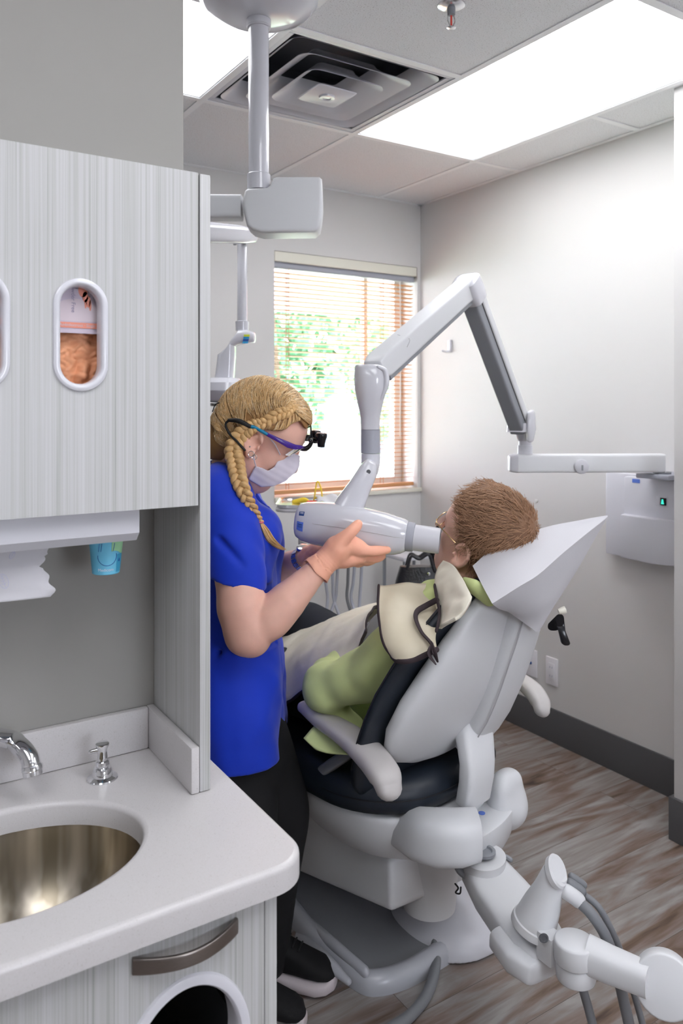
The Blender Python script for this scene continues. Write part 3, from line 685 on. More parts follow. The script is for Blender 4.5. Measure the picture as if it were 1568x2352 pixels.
# counter
ZC = .86; ct = thing('counter', (.2, 1.0, ZC - .034), 'white solid-surface counter with rounded corner and sink cut-out', 'counter')
SA, SB = (.1745, 1.019), (.162, .122)
sink_loop = [(SA[0] + SB[0]*math.cos(a), SA[1] + SB[1]*math.sin(a)) for a in np.linspace(0, 2*math.pi, 72, endpoint=False)]
XE = .489; Y0, Y1 = .822, 1.2345; rc = .05
outer = [(-.35, Y1), (-.35, Y0)] + [(XE - rc + rc*math.sin(a), Y0 + rc - rc*math.cos(a)) for a in np.linspace(0, math.pi/2, 10)] + [(XE, Y1)]
bm = bmesh.new()
def ring2(P, z): vs_ = [bm.verts.new((p[0], p[1], z)) for p in P]; return vs_, [bm.edges.new((vs_[i], vs_[(i+1) % len(vs_)])) for i in range(len(vs_))]
def prof_ring(P, inset, z, sgn):
    P = np.array(P); Q = np.roll(P, -1, 0) - np.roll(P, 1, 0); N_ = np.stack([Q[:, 1], -Q[:, 0]], 1); N_ /= np.linalg.norm(N_, axis=1)[:, None]; return P - sgn * N_ * inset
rr = .007
levels = [(rr*(1 - math.sin(a)), ZC - rr*(1 - math.cos(a))) for a in np.linspace(0, math.pi/2, 5)]
G1 = [[(p[0], p[1], z) for p in prof_ring(outer, i_, z, 1)] for i_, z in levels] + [[(p[0], p[1], ZC - .032) for p in outer]]
G2 = [[(p[0], p[1], z) for p in prof_ring(sink_loop, i_, z, -1)] for i_, z in levels] + [[(p[0], p[1], ZC - .032) for p in sink_loop]]
o1, e1 = ring2([p[:2] for p in G1[0]], ZC); o2, e2 = ring2([p[:2] for p in G2[0]], ZC); bmesh.ops.triangle_fill(bm, use_beauty=True, edges=e1 + e2)
for f in bm.faces:
    if f.normal.z < 0: f.normal_flip()
bm.verts.index_update(); b = MB(); b.bm(bm); b.grid(np.array(G1), wrap=True); b.grid(np.array(G2), wrap=True)
b.build('worktop', 'counter_solid', ct, 35)
MB().box((-.35, 1.2215, ZC + .0005), (.4185, 1.2345, ZC + .066), .003).build('backsplash', 'counter_solid', ct)
MB().box((.4185, YF - .0005, ZC + .0005), (.4312, 1.2345, ZC + .066), .003).build('side_splash', 'counter_solid', ct)
# sink bowl
m, nt, p = base('sink_steel', .30, metal=1.); p.inputs['Anisotropic'].default_value = .9; p.inputs['Anisotropic Rotation'].default_value = .25; tg_ = nd(nt, 'ShaderNodeTangent', direction_type='RADIAL', axis='Z'); nt.links.new(tg_.outputs[0], p.inputs['Tangent']); n, _ = noise_node(nt, 1, (34, 34, 1.5), 2); r = ramp(nt, n.outputs['Fac'], [(.36, '8f8676'), (.64, 'd0c7b8')]); nt.links.new(r.outputs[0], p.inputs['Base Color'])  # upright reflection streaks of the bowl painted into the steel colour
G = []
for k, t in enumerate(np.linspace(0, 1, 20)):
    s_ = 1.02 * (1 - t ** 3.2) ** .42 if t < 1 else .02
    s_ = max(s_, .10); G.append([(SA[0] + (x - SA[0]) * s_, SA[1] + (y - SA[1]) * s_, ZC - .0325 - .125 * t) for x, y in sink_loop])
sk = thing('sink', (SA[0], SA[1], ZC - .16), 'oval brushed steel sink bowl set in the white counter', 'sink')
b = MB(); Ga = np.array(G); Gb = Ga + (Ga - np.array([SA[0], SA[1], ZC])) * .012; b.grid(np.concatenate([Ga, Gb[::-1], Ga[:1]]), wrap=True); b.build('bowl', 'sink_steel', sk, 60)
MB().lathe((SA[0], SA[1], ZC - .1578), (0, 0, 1), [(0, .03), (.002, .028), (.002, .014), (-.006, .012), (-.006, 0)], 32).build('drain', 'chrome', sk)
# faucet (only its spout end is in view) and soap pump
fc = thing('faucet', (-.03, 1.175, ZC), 'curved chrome faucet spout over the sink at the left edge', 'faucet')
dd = 1.118
pts = [A3(-.03, 1.178, ZC + .02), A3(-.028, 1.17, ZC + .09), A3(.03, 1.15, ZC + .135), A3(.09, 1.125, ZC + .139), S(10, 1696, 1.115), S(45, 1714, 1.10), S(66, 1738, 1.09), S(72, 1757, 1.085)]
MB().tube(pts, [.016, .015, .014, .0135, .013, .0128, .0125, .0125], 24, 8).build('spout', 'chrome', fc)
q = S(73, 1757, 1.085); dn = unit(S(76, 1780, 1.083) - q)
MB().lathe(q, dn, [(0, .0135), (.002, .0142), (.006, .0142), (.007, .0130), (.013, .0130), (.014, .0118), (.0145, 0)], 32).build('aerator', 'chrome', fc)
MB().lathe((-.03, 1.178, ZC), (0, 0, 1), [(0, .028), (.006, .027), (.009, .018), (.03, .0165)], 32).build('base_flange', 'chrome', fc)
c0 = onZ(235, 1788, ZC); 
sp = thing('soap_pump', c0, 'small chrome soap pump standing on the counter behind the sink', 'soap dispenser')
MB().lathe(c0, (0, 0, 1), [(0, .0222), (.0015, .0225), (.003, .0215), (.0045, .0155), (.005, .0145), (.013, .0138), (.0165, .012), (.017, .0085), (.021, .0085), (.0215, .0105), (.026, .0095), (.0275, .007), (.031, .007)], 40).build('base_flange', 'chrome', sp)
MB().lathe(c0 + A3(0, 0, .0311), (0, 0, 1), [(0, .0075), (.009, .0068), (.013, .0072), (.018, .0098), (.0205, .0098), (.0215, .0085), (.022, 0)], 32).build('plunger', 'chrome', sp)
nz = c0 + A3(0, 0, .042); nv = S(205, 1748, 1.15); nv = nz + (nv - nz) * (.0215 / np.linalg.norm(nv - nz)); nv[2] = nz[2] - .0015
MB().tube([nz, (nz + nv)/2 + A3(0, 0, .0008), nv], [.0045, .0034, .0032], 16, 5).build('nozzle', 'chrome', sp)
# base cabinet
bc = thing('base_cabinet', (.2, 1.03, 0), 'pale linen-pattern base cabinet under the sink with a bow handle', 'cabinet')
YD = .845; zt = ZC - .034
MB().box((.4335, YD, .09), (.450, 1.2345, zt), .002).build('end_panel', 'linen_laminate', bc)
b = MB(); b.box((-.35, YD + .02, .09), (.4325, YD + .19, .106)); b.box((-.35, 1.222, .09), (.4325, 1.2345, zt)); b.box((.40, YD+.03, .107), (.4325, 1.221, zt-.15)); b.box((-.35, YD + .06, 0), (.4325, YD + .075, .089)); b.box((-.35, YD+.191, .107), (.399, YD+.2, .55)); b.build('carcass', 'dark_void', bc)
HC = onY(428, 2434, YD); hc = (HC[0], HC[2])
HA, HBs = .066, .083
def ell_loop(a, b_, n=48): return [(hc[0] + a*math.cos(t), hc[1] + b_*math.sin(t)) for t in np.linspace(0, 2*math.pi, n, endpoint=False)]
b = MB(); door_with_holes(b, -.30, .4318, .095, zt - .004, YD - .001, YD + .016, [ell_loop(HA, HBs)]); bd = b.build('door', 'linen_laminate', bc, 30)
G = []
for e_, dy in [(0, .03), (-.001, .004), (.001, -.004), (.003, -.006), (.010, -.0065), (.0135, -.005), (.0145, -.0012), (-.0, -.0012), (-.0, .03)]: G.append([(x, YD + dy, z) for x, z in ell_loop(HA + e_ - .001, HBs + e_ - .001, 64)])
b = MB(); b.grid(np.array(G), wrap=True); b.build('waste_hole_ring', 'white_gloss', bd, label='white oval waste-hole ring')
b = MB()
Hp = [onY(303, 2212, YD - .001), onY(543, 2122, YD - .001)]
hz = (Hp[0][2] + Hp[1][2]) / 2; xa, xb = onY(304, 2200, YD)[0], onY(541, 2110, YD)[0]
hz = .5 * (onY(303, 2212, YD)[2] + onY(541, 2128, YD)[2]); secs = []
for t in np.linspace(0, 1, 24):
    x = xa + (xb - xa) * t; y = YD - .002 - .023 * math.sin(math.pi * t) ** .9; tv = unit(A3(1, -.023*math.pi*math.cos(math.pi*t)/(xb - xa), 0)); nn = A3(tv[1], -tv[0], 0)
    secs.append((A3(x, y, hz), nn * .0028, A3(0, 0, .0095 - .0015*math.sin(math.pi*t)), 5))
b.loft(secs, 24); b.build('bow_handle', 'brushed_nickel', bd, label='brushed metal bow handle')
wb = thing('waste_bin', (.30, .96, .107), 'dark waste bin with a black liner inside the base cabinet opening', 'bin')
b = MB(); zc_ = .60; wx, wy = .30, .95
b.loft([((wx, wy, .108), (.09, 0, 0), (0, .07, 0), 5), ((wx, wy, .50), (.10, 0, 0), (0, .08, 0), 5)], 32); b.build('bin_body', 'arm_grey', wb)
b = MB(); G = []
for z, e_ in ((.50, .0), (.515, .006), (.505, .011), (.47, .013)): G.append([(wx + (.101 + e_*.7)*math.copysign(abs(math.cos(a))**.5, math.cos(a)), wy + (.081+e_)*math.copysign(abs(math.sin(a))**.5, math.sin(a)), z + .004*math.sin(7*a)) for a in np.linspace(0, 2*math.pi, 48, endpoint=False)])
b.grid(np.array(G), wrap=True); b.build('liner', 'black_gloss', wb)
# ------------------------------------------------------------ ceiling-hung lamp pole with its arm
def R_(px, d): return px * d / CF
pole = thing('ceiling_mount_arm', S(596, 300, 1.96), 'white ceiling pole with a box joint and folding lamp arm', 'medical arm')
pc = S(594, 300, 1.96); PX, PY = pc[0], pc[1]
MB().lathe((PX, PY, CEIL), (0, 0, -1), [(0, .150), (.02, .148), (.04, .13), (.058, .09), (.066, .05), (.068, .032)], 48).build('canopy', 'white_gloss', pole)
MB().lathe((PX, PY, CEIL - .0685), (0, 0, -1), [(0, .0305), (.016, .0305), (.017, .0295), (.02, .0295)], 32).build('collar', 'white_plastic', pole)
zb = S(594, 400, 1.96)[2]; zj = S(594, 432, 1.96)[2]
MB().lathe((PX, PY, CEIL - .0886), (0, 0, -1), [(0, .0255), (CEIL - .0886 - zb, .0255)], 32).build('pole', 'white_gloss', pole)
MB().lathe((PX, PY, zb - .0003), (0, 0, -1), [(0, .0275), (.002, .0295), (zb - zj + .006, .0295)], 32).build('pole_sleeve', 'white_gloss', pole)
d = 1.92; th = .085
P = [(562, 437), (568, 432), (612, 430), (620, 424), (627, 408), (634, 405), (733, 405), (739, 410), (741, 470), (738, 500), (734, 522), (722, 532), (600, 534), (578, 528), (566, 517), (556, 475), (556, 462)]
b = MB(); b.prism([S(x, y, d) for x, y in P], FW * th, .010, seg=4); jb = b.build('joint_box', 'white_satin', pole)
b = MB(); b.box((-.05, -.018, -.0004), (.05, .018, .0004), M=Matrix(((RT[0], FW[0], 0, 0), (RT[1], FW[1], 0, 0), (0, 0, 1, 0), (0, 0, 0, 1))))
q = S(655, 534.5, d + .04); b.V[0] = b.V[0] + q; b.build('rating_label', 'seam_light', jb)
zc = S(520, 478, 1.96)[2]
b = MB(); b.loft([(S(556, 478, 1.965) + A3(0, 0, 0), FW*.03, UP*R_(27, 1.96), 6), (S(380, 478, 1.965), FW*.03, UP*R_(27, 1.96), 6)], 24); b.build('upper_arm', 'white_satin', pole)
b = MB(); b.lathe(S(378, 478, 1.965) + A3(0, 0, -.08), (0, 0, 1), [(0, .03), (.005, .035), (.12, .035), (.125, .03)], 24); b.build('arm_knuckle', 'white_satin', pole)
# folding spring arm going back to the lamp drop
A0 = S(392, 478, 1.99) + A3(0, 0, -.055); A1 = S(578, 541, 2.38)
dv = unit(A1 - A0); sd = unit(np.cross(dv, UP)); uu = np.cross(sd, dv)
b = MB(); b.loft([(A0, sd*.024, uu*.030, 3), (A0 + (A1-A0)*.8, sd*.022, uu*.027, 3), (A1, sd*.019, uu*.022, 3)], 24, cap0=.02, cap1=.012); b.build('spring_arm', 'white_gloss', pole)
T0 = S(556, 556, 2.37); T1 = S(556, 742, 2.37)
MB().lathe(T0, (0, 0, -1), [(-.004, .012), (0, .0150), (.25, .0150)][0:1] + [(0, .0150), (T0[2]-T1[2], .0150)], 24).build('drop_tube', 'white_gloss', pole)
MB().box(tuple(T0 + A3(-.028, -.004, -.012)), tuple(T0 + A3(-.02, .004, .012)), .001).build('stop_pin', 'arm_grey', pole)
MB().lathe(T1 + A3(0, 0, .006), (0, 0, -1), [(0, .016), (.002, .0205), (.03, .0195)], 24).build('tube_cuff', 'white_gloss', pole)
b = MB(); d = 2.37
b.loft([(S(583, 775, d), FW*.028, UP*.016, 3), (S(568, 773, d), FW*.034, UP*.0195, 3), (S(548, 776, d), FW*.036, UP*.022, 3), (S(530, 790, d), FW*.036, unit(UP+RT*.6)*.025, 3), (S(521, 815, d), FW*.035, RT*.026, 3.5), (S(516, 870, d), FW*.035, RT*.028, 4)], 28, cap0=.005)
yb = b.build('lamp_yoke', 'white_gloss', pole)
q = S(567, 776, d - .037)
for k, mm in enumerate(('sticker_lime', 'cyan', 'cup_line', 'cyan')):
    b = MB(); z = q[2] + .010 - .0068*k; o_ = np.array([q[0], q[1], z]); b.prism([o_ - RT*.009 - RT*.001*k, o_ + RT*.008 - RT*.001*k, o_ + RT*.008 - RT*.002*k - UP*.0064, o_ - RT*.009 - RT*.002*k - UP*.0064], FW*.0008)
    b.build('sticker', mm, yb)
b = MB(); c = S(510, 895, d); b.loft([(c + UP*.033, RT*.055, FW*.06, 2.4), (c + UP*.020, RT*.075, FW*.085, 2.4), (c - UP*.004, RT*.078, FW*.09, 2.4), (c - UP*.030, RT*.058, FW*.07, 2.4)], 36, cap0=.004, cap1=.01); lh = b.build('lamp_head', 'white_gloss', pole)
b = MB(); b.loft([(c - UP*.041, RT*.045, FW*.055, 2.4), (c - UP*.05, RT*.04, FW*.05, 2.4)], 30); b.build('lamp_lens', 'lens_clear', lh)

# ------------------------------------------------------------ wall-mounted dental X-ray machine
xr_ = thing('dental_xray_machine', (2.5, 1.9, 1.0), 'white wall-mounted dental X-ray machine with folding arm and tube head', 'x-ray machine')
def wallpt(px, py, off): return onX(px, py, XR - off)
# box housing on the wall: back plate and thicker front body
a = wallpt(1390, 1085, .0); c = wallpt(1428, 1280, .0)
ya = onX(1390, 1180, XR - .045)[1]; zt_ = onX(1390, 1084, XR - .045)[2]; zl = onX(1392, 1271, XR - .045)[2]
yb_ = onX(1568, 1180, XR - .08)[1]
MB().box((XR - .045, 1.60, zl), (XR - .0005, ya, zt_), .006).build('wall_plate', 'white_plastic', xr_)
y1 = onX(1432, 1180, XR - .085)[1]; z1 = onX(1436, 1095, XR - .085)[2]; zm = onX(1436, 1190, XR - .085)[2]
b = MB(); b.box((XR - .085, 1.585, zm + .001), (XR - .0455, y1, zt_ - .006), .006); b.build('housing', 'white_plastic', xr_)
y2 = onX(1424, 1240, XR - .115)[1]; zbm = onX(1422, 1280, XR - .115)[2]; zt2 = onX(1430, 1182, XR - .115)[2]
b = MB(); b.prism([(XR - .0455, 1.575, zbm), (XR - .0455, y2 + .02, zbm), (XR - .115, y2, zbm), (XR - .125, 1.72, zbm), (XR - .06, 1.575, zbm)], (0, 0, zt2 - zbm), .006); b.build('lower_cover', 'white_plastic', xr_)
q = onX(1521, 1152, XR - .086); b = MB(); b.box((XR - .0868, q[1] - .022, q[2] - .018), (XR - .0852, q[1] + .025, q[2] + .018), .001); pb = b.build('display_bezel', 'white_gloss', xr_)
b = MB(); b.box((XR - .0878, q[1] - .016, q[2] - .013), (XR - .087, q[1] + .008, q[2] + .013)); b.build('display', 'black_gloss', pb)
b = MB(); b.prism([(XR - .0882, q[1] - .007, q[2] - .009), (XR - .0882, q[1] + .005, q[2] - .009), (XR - .0882, q[1] + .002, q[2] + .008), (XR - .0882, q[1] - .004, q[2] + .008)], (.0003, 0, 0)); b.build('display_sign', 'screen_green', pb)
q = onX(1460, 1104, XR - .086); MB().box((XR - .0862, q[1] - .016, q[2] - .008), (XR - .0852, q[1] + .016, q[2] + .006)).build('printed_label', 'sticker_blue', xr_)
# bracket under the horizontal arm, on the wall
EP = S(1520, 1063, 2.72)
MB().box((EP[0] - .05, EP[1] - .06, EP[2] - .055), (XR - .0005, EP[1] + .07, EP[2] - .038), .004).build('wall_bracket', 'ring_grey', xr_)
MB().lathe(EP - A3(0, 0, .0375), (0, 0, 1), [(0, .03), (.006, .03)], 24).build('pivot_washer', 'arm_grey', xr_)
HL = S(1172, 1064, 2.72); hx = EP + A3(0, 0, 0); hd = unit(hx - HL); hn = np.cross(UP, hd); hh = R_(21, 2.72)
b = MB(); b.loft([(HL + hd*.02, hn*.030, UP*hh, 9), (HL + (hx - HL)*.5, hn*.030, UP*hh, 9), (hx, hn*.030, UP*hh, 9)], 40); ha = b.build('horizontal_arm', 'white_satin', xr_)
b = MB(); b.loft([(HL + hd*.0195, hn*.031, UP*hh*1.02, 9), (HL, hn*.027, UP*hh*.94, 7), (HL - hd*.006, hn*.020, UP*hh*.8, 6)], 40); b.build('end_cap', 'white_plastic', ha)
q = S(1328, 1070, 2.72) - hn*.0; side = -np.sign(hn @ FW) * hn
b = MB(); b.lathe(q + side*.0303, side, [(0, R_(17, 2.72)), (.010, R_(16, 2.72)), (.013, R_(12, 2.72)), (.0135, 0)], 28); b.build('clip_boss', 'white_plastic', ha)
q2 = q + side*.0445; b = MB(); b.box((-.003, -.0006, -.013), (.003, .0006, .006), M=Matrix(((RT[0], FW[0], 0, q2[0]), (RT[1], FW[1], 0, q2[1]), (0, 0, 1, q2[2]), (0, 0, 0, 1)))); b.build('clip_slot', 'arm_grey', ha)
# vertical pivot and yoke at the arm end
A = S(1193, 985, 2.66); Bq = S(1073, 662, 2.36); Cq = S(858, 850, 1.98)
pv = S(1191, 1040, 2.69)
MB().lathe(HL + hd*.05 + UP*(hh + .0003), (0, 0, 1), [(0, .026), (.03, .026), (.031, .022), (.045, .022)], 28).build('pivot_collar', 'white_plastic', xr_)
base_t = HL + hd*.05 + UP*(hh + .0455)
b = MB(); hz_ = unit(A3(*(Bq - A)[:2], 0)); hs = np.cross(hz_, UP)
top = A + (base_t - A) * 0
b.loft([(base_t, hz_*.024, hs*.024, 2), (base_t + UP*.03, hz_*.03, hs*.034, 2.4), (A - UP*.01, hz_*.033, hs*.043, 3), (A + UP*.02, hz_*.03, hs*.040, 3)], 28); b.build('lower_yoke', 'white_gloss', xr_)
b = MB(); ck = A + hs*.0 ; 
vv = unit(Bq - A); nn = unit(np.cross(vv, hs))
sgn = 1 if hs @ RT > 0 else -1
b.loft([(A + hs*sgn*.039 - UP*.035, hs*.008, hz_*.02, 2.5), (A + hs*sgn*.042 + UP*.0, hs*.010, hz_*.030, 2.5), (A + hs*sgn*.042 + UP*.05, hs*.009, hz_*.024, 2.5)], 20, cap0=.01, cap1=.015); b.build('yoke_cheek', 'white_gloss', xr_)
# lower arm (spring arm): grey channel with white cover
L1 = (Bq - A)
b = MB(); b.loft([(A + vv*.0, hs*.026, nn*.028, 8), (Bq - vv*.02, hs*.026, nn*.028, 8)], 36); la = b.build('lower_arm', 'arm_grey', xr_)
b = MB(); gsz = -nn if nn @ RT < 0 else nn
b.loft([(A + vv*.0 + gsz*.022 + hs*.0, hs*.031, gsz*.016, 7), (Bq - vv*.03 + gsz*.022, hs*.031, gsz*.016, 7)], 36); b.build('arm_cover', 'white_satin', la, label='white arm cover')
sd_ = -hs * sgn
b = MB(); b.loft([(A + vv*.03 + gsz*.0055 - hs*np.sign(hs@FW)*.0266, hs*.0008, gsz*.002), (Bq - vv*.05 + gsz*.0055 - hs*np.sign(hs@FW)*.0266, hs*.0008, gsz*.002)], 8); b.build('arm_seam', 'black_rubber', la)
# elbow
b = MB(); b.loft([(Bq - vv*.048 + gsz*.004, hs*.039, gsz*.037, 5), (Bq - vv*.010, hs*.042, gsz*.043, 4.5), (Bq + vv*.026, hs*.041, gsz*.040, 4)], 36, cap0=.006, cap1=.008); b.build('elbow_cover', 'white_gloss', xr_)
# upper arm
vv2 = unit(Cq - Bq); nn2 = unit(np.cross(hs, vv2)); nn2 = nn2 if nn2[2] > 0 else -nn2
b = MB(); b.loft([(Bq + nn2*.002, hs*.030, nn2*.030, 9), (Cq - vv2*.03, hs*.031, nn2*.031, 9), (Cq - vv2*.004, hs*.027, nn2*.024, 7)], 40, cap1=.004); ua = b.build('upper_arm', 'white_satin', xr_)
b = MB(); b.loft([(Bq - nn2*.0325 + vv2*.02, hs*.022, nn2*.010, 7), (Cq - vv2*.028 - nn2*.0345, hs*.024, nn2*.010, 7)], 32); b.build('arm_channel', 'arm_grey', ua, label='grey channel under the arm')
b = MB(); s0 = Cq - vv2*.14; fs = -hs*np.sign(hs@FW); b.tube([s0 + nn2*.034 + fs*.0, s0 + nn2*.020 + fs*.0325, s0 + vv2*.02 + nn2*.006 + fs*.0330, s0 + vv2*.05 - nn2*.01 + fs*.033][:3], .0006, 6, 4); b.build('arm_seam', 'seam_light', ua)
# upper yoke, collar, lower fork
d = 1.935; K = RT; Fd = FW
b = MB()
def sec(px, py, w, dpt, n=2.6): b.loft_secs.append((S(px, py, d), RT*R_(w/2, d), FW*dpt, n))
b.loft_secs = []
for px, py, w, dp in ((846, 840, 62, .040), (850, 846, 72, .046), (851, 870, 77, .048), (851, 895, 74, .047), (850, 920, 62, .040), (850, 945, 50, .030), (850, 960, 45, .0245), (850, 986, 43, .0235)): sec(px, py, w, dp)
b.loft(b.loft_secs, 36, cap0=.004); yk = b.build('upper_yoke', 'white_gloss', xr_)
b = MB(); ridge = [S(868, 842, d - .044), S(884, 852, d - .036), S(887, 880, d - .034), S(880, 905, d - .034), S(868, 925, d - .028)]; b.tube(ridge, [.004, .007, .0075, .005, .002], 12, 6); b.build('yoke_rib', 'white_gloss', yk)
MB().lathe(S(850.5, 986.5, d), (0, 0, -1), [(0, .0238), (.058, .0238)], 36).build('rotation_collar', 'ring_grey', xr_, label='grey rotation collar')
b = MB(); b.loft([(S(851, 1041.5, d), RT*.0236, FW*.0236, 2), (S(851, 1062, d), RT*.0236, FW*.0236, 2), (S(849, 1085, d), RT*.021, FW*.024, 2.2)], 32, cap1=.012); b.build('knuckle', 'white_gloss', xr_)
b = MB(); d2 = 1.89
kd = unit(S(800, 1170, 1.86) - S(850, 1075, d2)); kn = unit(np.cross(kd, FW))
b.loft([(S(852, 1064, 1.90), kn*R_(16, d2), FW*.028, 3), (S(846, 1080, 1.895), kn*R_(22, d2), FW*.030, 3), (S(825, 1120, 1.88), kn*R_(26, d2), FW*.029, 3.2), (S(803, 1160, 1.865), kn*R_(33, d2), FW*.030, 3.2), (S(795, 1186, 1.86), kn*R_(38, d2), FW*.030, 3.2)], 32, cap0=.008); nb = b.build('head_fork', 'white_gloss', xr_)
b = MB(); b.lathe(S(845, 1081, 1.895) - FW*.0302, -FW, [(0, R_(5, 1.9)), (.0012, R_(5, 1.9)), (.0013, 0)], 16); b.build('fork_screw', 'seam_dark', nb)
# tube head: loft along its axis
H0 = S(688, 1193, 1.870); H1 = S(1010, 1239, 1.805); ax = unit(H1 - H0); hu = unit(UP - ax*(UP@ax)); hw = np.cross(ax, hu)
Ltot = np.linalg.norm(H1 - H0)
prof = [(690, 1155, 1235), (700, 1153, 1242), (725, 1152, 1250), (760, 1154, 1257), (800, 1160, 1263), (840, 1168, 1269), (880, 1177, 1273), (910, 1187, 1274), (925, 1192, 1271), (934, 1197, 1267)]
secs = []
for px, t, bt in prof:
    dd = 1.870 + (1.805 - 1.870) * (px - 690) / 330; c = (S(px, (t+bt)/2, dd)); r_ = R_((bt - t)/2, dd) * .985
    secs.append((c, hu*r_, hw*r_*1.0, 2.5))
b = MB(); b.loft(secs, 48, cap0=.012, capseg=6); hd_ = b.build('tube_head', 'white_gloss', xr_, 60)
# seam line along the near side, colour labels at the rear
def head_at(px, ang, off=.0006):
    xs = [q[0] for q in prof]; i = np.interp(px, xs, range(len(xs))); k = int(min(i, len(xs) - 2)); t = i - k
    c = secs[k][0]*(1-t) + secs[k+1][0]*t; a = secs[k][1]*(1-t) + secs[k+1][1]*t; w = secs[k][2]*(1-t) + secs[k+1][2]*t
    cs, sn = math.cos(ang), math.sin(ang); p_ = 2/2.5; x = math.copysign(abs(cs)**p_, cs); y = math.copysign(abs(sn)**p_, sn); v_ = x*a + y*w; return c + v_ * (1 + off/np.linalg.norm(v_))
sd0 = 1 if hw @ FW < 0 else -1      # which way the near side lies
b = MB(); b.tube([head_at(px, sd0*an, .0001) for px, an in ((694, 1.50), (740, 1.50), (800, 1.50), (860, 1.50), (905, 1.52), (930, 1.55))], .0007, 6, 4); b.build('head_seam', 'seam_light', hd_)
def patch(px0, px1, a0_, a1_, off=.0007): return np.array([[head_at(x, sd0*a_, off) for x in np.linspace(px0, px1, 6)] for a_ in np.linspace(a0_, a1_, 6)])
for nm, mm, q in (('warning_label', 'sticker_navy', (694, 706, .98, 1.22)), ('data_label', 'sticker_blue', (692, 707, 1.50, 1.84))):
    b = MB(); b.shell(patch(*q), .0004); lb = b.build(nm, mm, hd_)
    b = MB()
    for k in range(3):
        a_ = q[2] + (q[3] - q[2]) * (.2 + .13*k) ; b.shell(patch(q[0] + 2, q[1] - 2, a_, a_ + (q[3]-q[2])*.06, .0012), .0003)
    b.build('label_lines', 'sticker_white' if nm[0] == 'w' else 'sticker_navy', lb)
s_ = secs[-1]; rr_ = np.linalg.norm(s_[1])
MB().lathe(s_[0] + ax*.0003, ax, [(0, rr_*.97), (.002, rr_*.98), (.016, rr_*.96), (.017, rr_*.90)], 48).build('ring', 'ring_grey', xr_, label='grey ring between head and cone')
c0 = s_[0] + ax*.0176; Lc = (H1 - c0) @ ax
MB().lathe(c0, ax, [(0, rr_*.86), (Lc*.5, rr_*.86), (Lc - .003, rr_*.85), (Lc, rr_*.82), (Lc, rr_*.76), (.01, rr_*.76)], 48).build('cone', 'white_plastic', xr_)
# ------------------------------------------------------------ small things on the right wall
def plate(px, py, label, name, kind):
    q = onX(px, py, XR - .004); t = thing(name, q, label, kind); hw_ = .032; hh_ = .058 if True else 0
    MB().box((XR - .007, q[1] - hw_, q[2] - hh_), (XR - .0003, q[1] + hw_, q[2] + hh_), .003).build('cover_plate', 'outlet_white', t)
    if kind == 'outlet':
        f = MB().box((XR - .0095, q[1] - .017, q[2] - .035), (XR - .0072, q[1] + .017, q[2] + .035), .002).build('socket_insert', 'outlet_white', t)
        b = MB()
        for dz in (-.018, .018):
            for dy in (-.006, .006): b.box((XR - .0101, q[1] + dy - .001, q[2] + dz - .004), (XR - .0096, q[1] + dy + .001, q[2] + dz + .004))
        b.build('slots', 'switch_mark', f)
    else:
        MB().lathe((XR - .0072, q[1], q[2]), (-1, 0, 0), [(0, .006), (.004, .006), (.006, .004), (.0062, 0)], 16).build('jack', 'sticker_navy', t)
plate(1220, 1522, 'white wall plate with one round dark jack, left of the outlet', 'jack_plate', 'wall plate')
plate(1267, 1542, 'white electrical outlet, right of the jack plate', 'wall_outlet', 'outlet')
q = onX(1034, 796, XR); t = thing('coat_hook', q, 'small white coat hook high on the right wall', 'hook')
MB().box((XR - .012, q[1] - .012, q[2] - .030), (XR - .0003, q[1] + .012, q[2] + .032), .004).build('back_plate', 'white_plastic', t)
MB().tube([(XR - .0125, q[1], q[2] - .024), (XR - .03, q[1], q[2] - .026), (XR - .05, q[1], q[2] - .022)], [.005, .0045, .0055], 12).build('hook', 'white_plastic', t)
q = onX(1232, 1150, XR); MB().box((XR - .004, q[1] - .008, q[2] - .005), (XR - .0003, q[1] + .008, q[2] + .006), .001).build('adhesive_tab', 'white_trim', None, label='tiny white adhesive tab on the right wall above the patient', cat='tab')
# ------------------------------------------------------------ delivery unit with tray and hoses, stool, handbag in the background
du = thing('delivery_unit', (1.47, 2.53, 0), 'white dental delivery cart with metal tray behind the hygienist', 'dental cart')
ztr = S(700, 1158, 2.95)[2]
tA, tB = onZ(636, 1150, ztr), onZ(840, 1168, ztr)
tcx, tcy = 1.43, 2.62
b = MB(); G = []
tc_ = (onZ(640, 1148, ztr) + onZ(838, 1160, ztr)) / 2
tw_ = .22; 
tray_c = S(728, 1150, 2.96); tray_c[2] = ztr; txv = RT; tyv = FW
def rr_loop(hx_, hy_, r, z, n=8):
    P = []
    for k, (sx, sy) in enumerate(((1, 1), (-1, 1), (-1, -1), (1, -1))):
        for a_ in np.linspace(0, math.pi/2, n):
            an = a_ + k*math.pi/2; P.append(tray_c + txv*(sx*(hx_-r) + r*math.cos(an)) + tyv*(sy*(hy_-r) + r*math.sin(an)) + UP*z)
    return P
b.prism(rr_loop(.150, .13, .05, -.016), UP*.012, .004); b.build('tray_support', 'white_gloss', du)
b = MB(); b.grid(np.array([rr_loop(.142, .122, .05, z) for z in (.0, .012, .014, .012, .002)] ) * 1.0, wrap=True)
G = [rr_loop(.142, .122, .05, -.0035), rr_loop(.148, .128, .05, .010), rr_loop(.150, .130, .05, .0115), rr_loop(.146, .126, .05, .010), rr_loop(.140, .120, .05, .0), rr_loop(.01, .01, .005, -.0005)]
b = MB(); b.grid(np.array(G), wrap=True); b.build('metal_tray', 'silver', du)
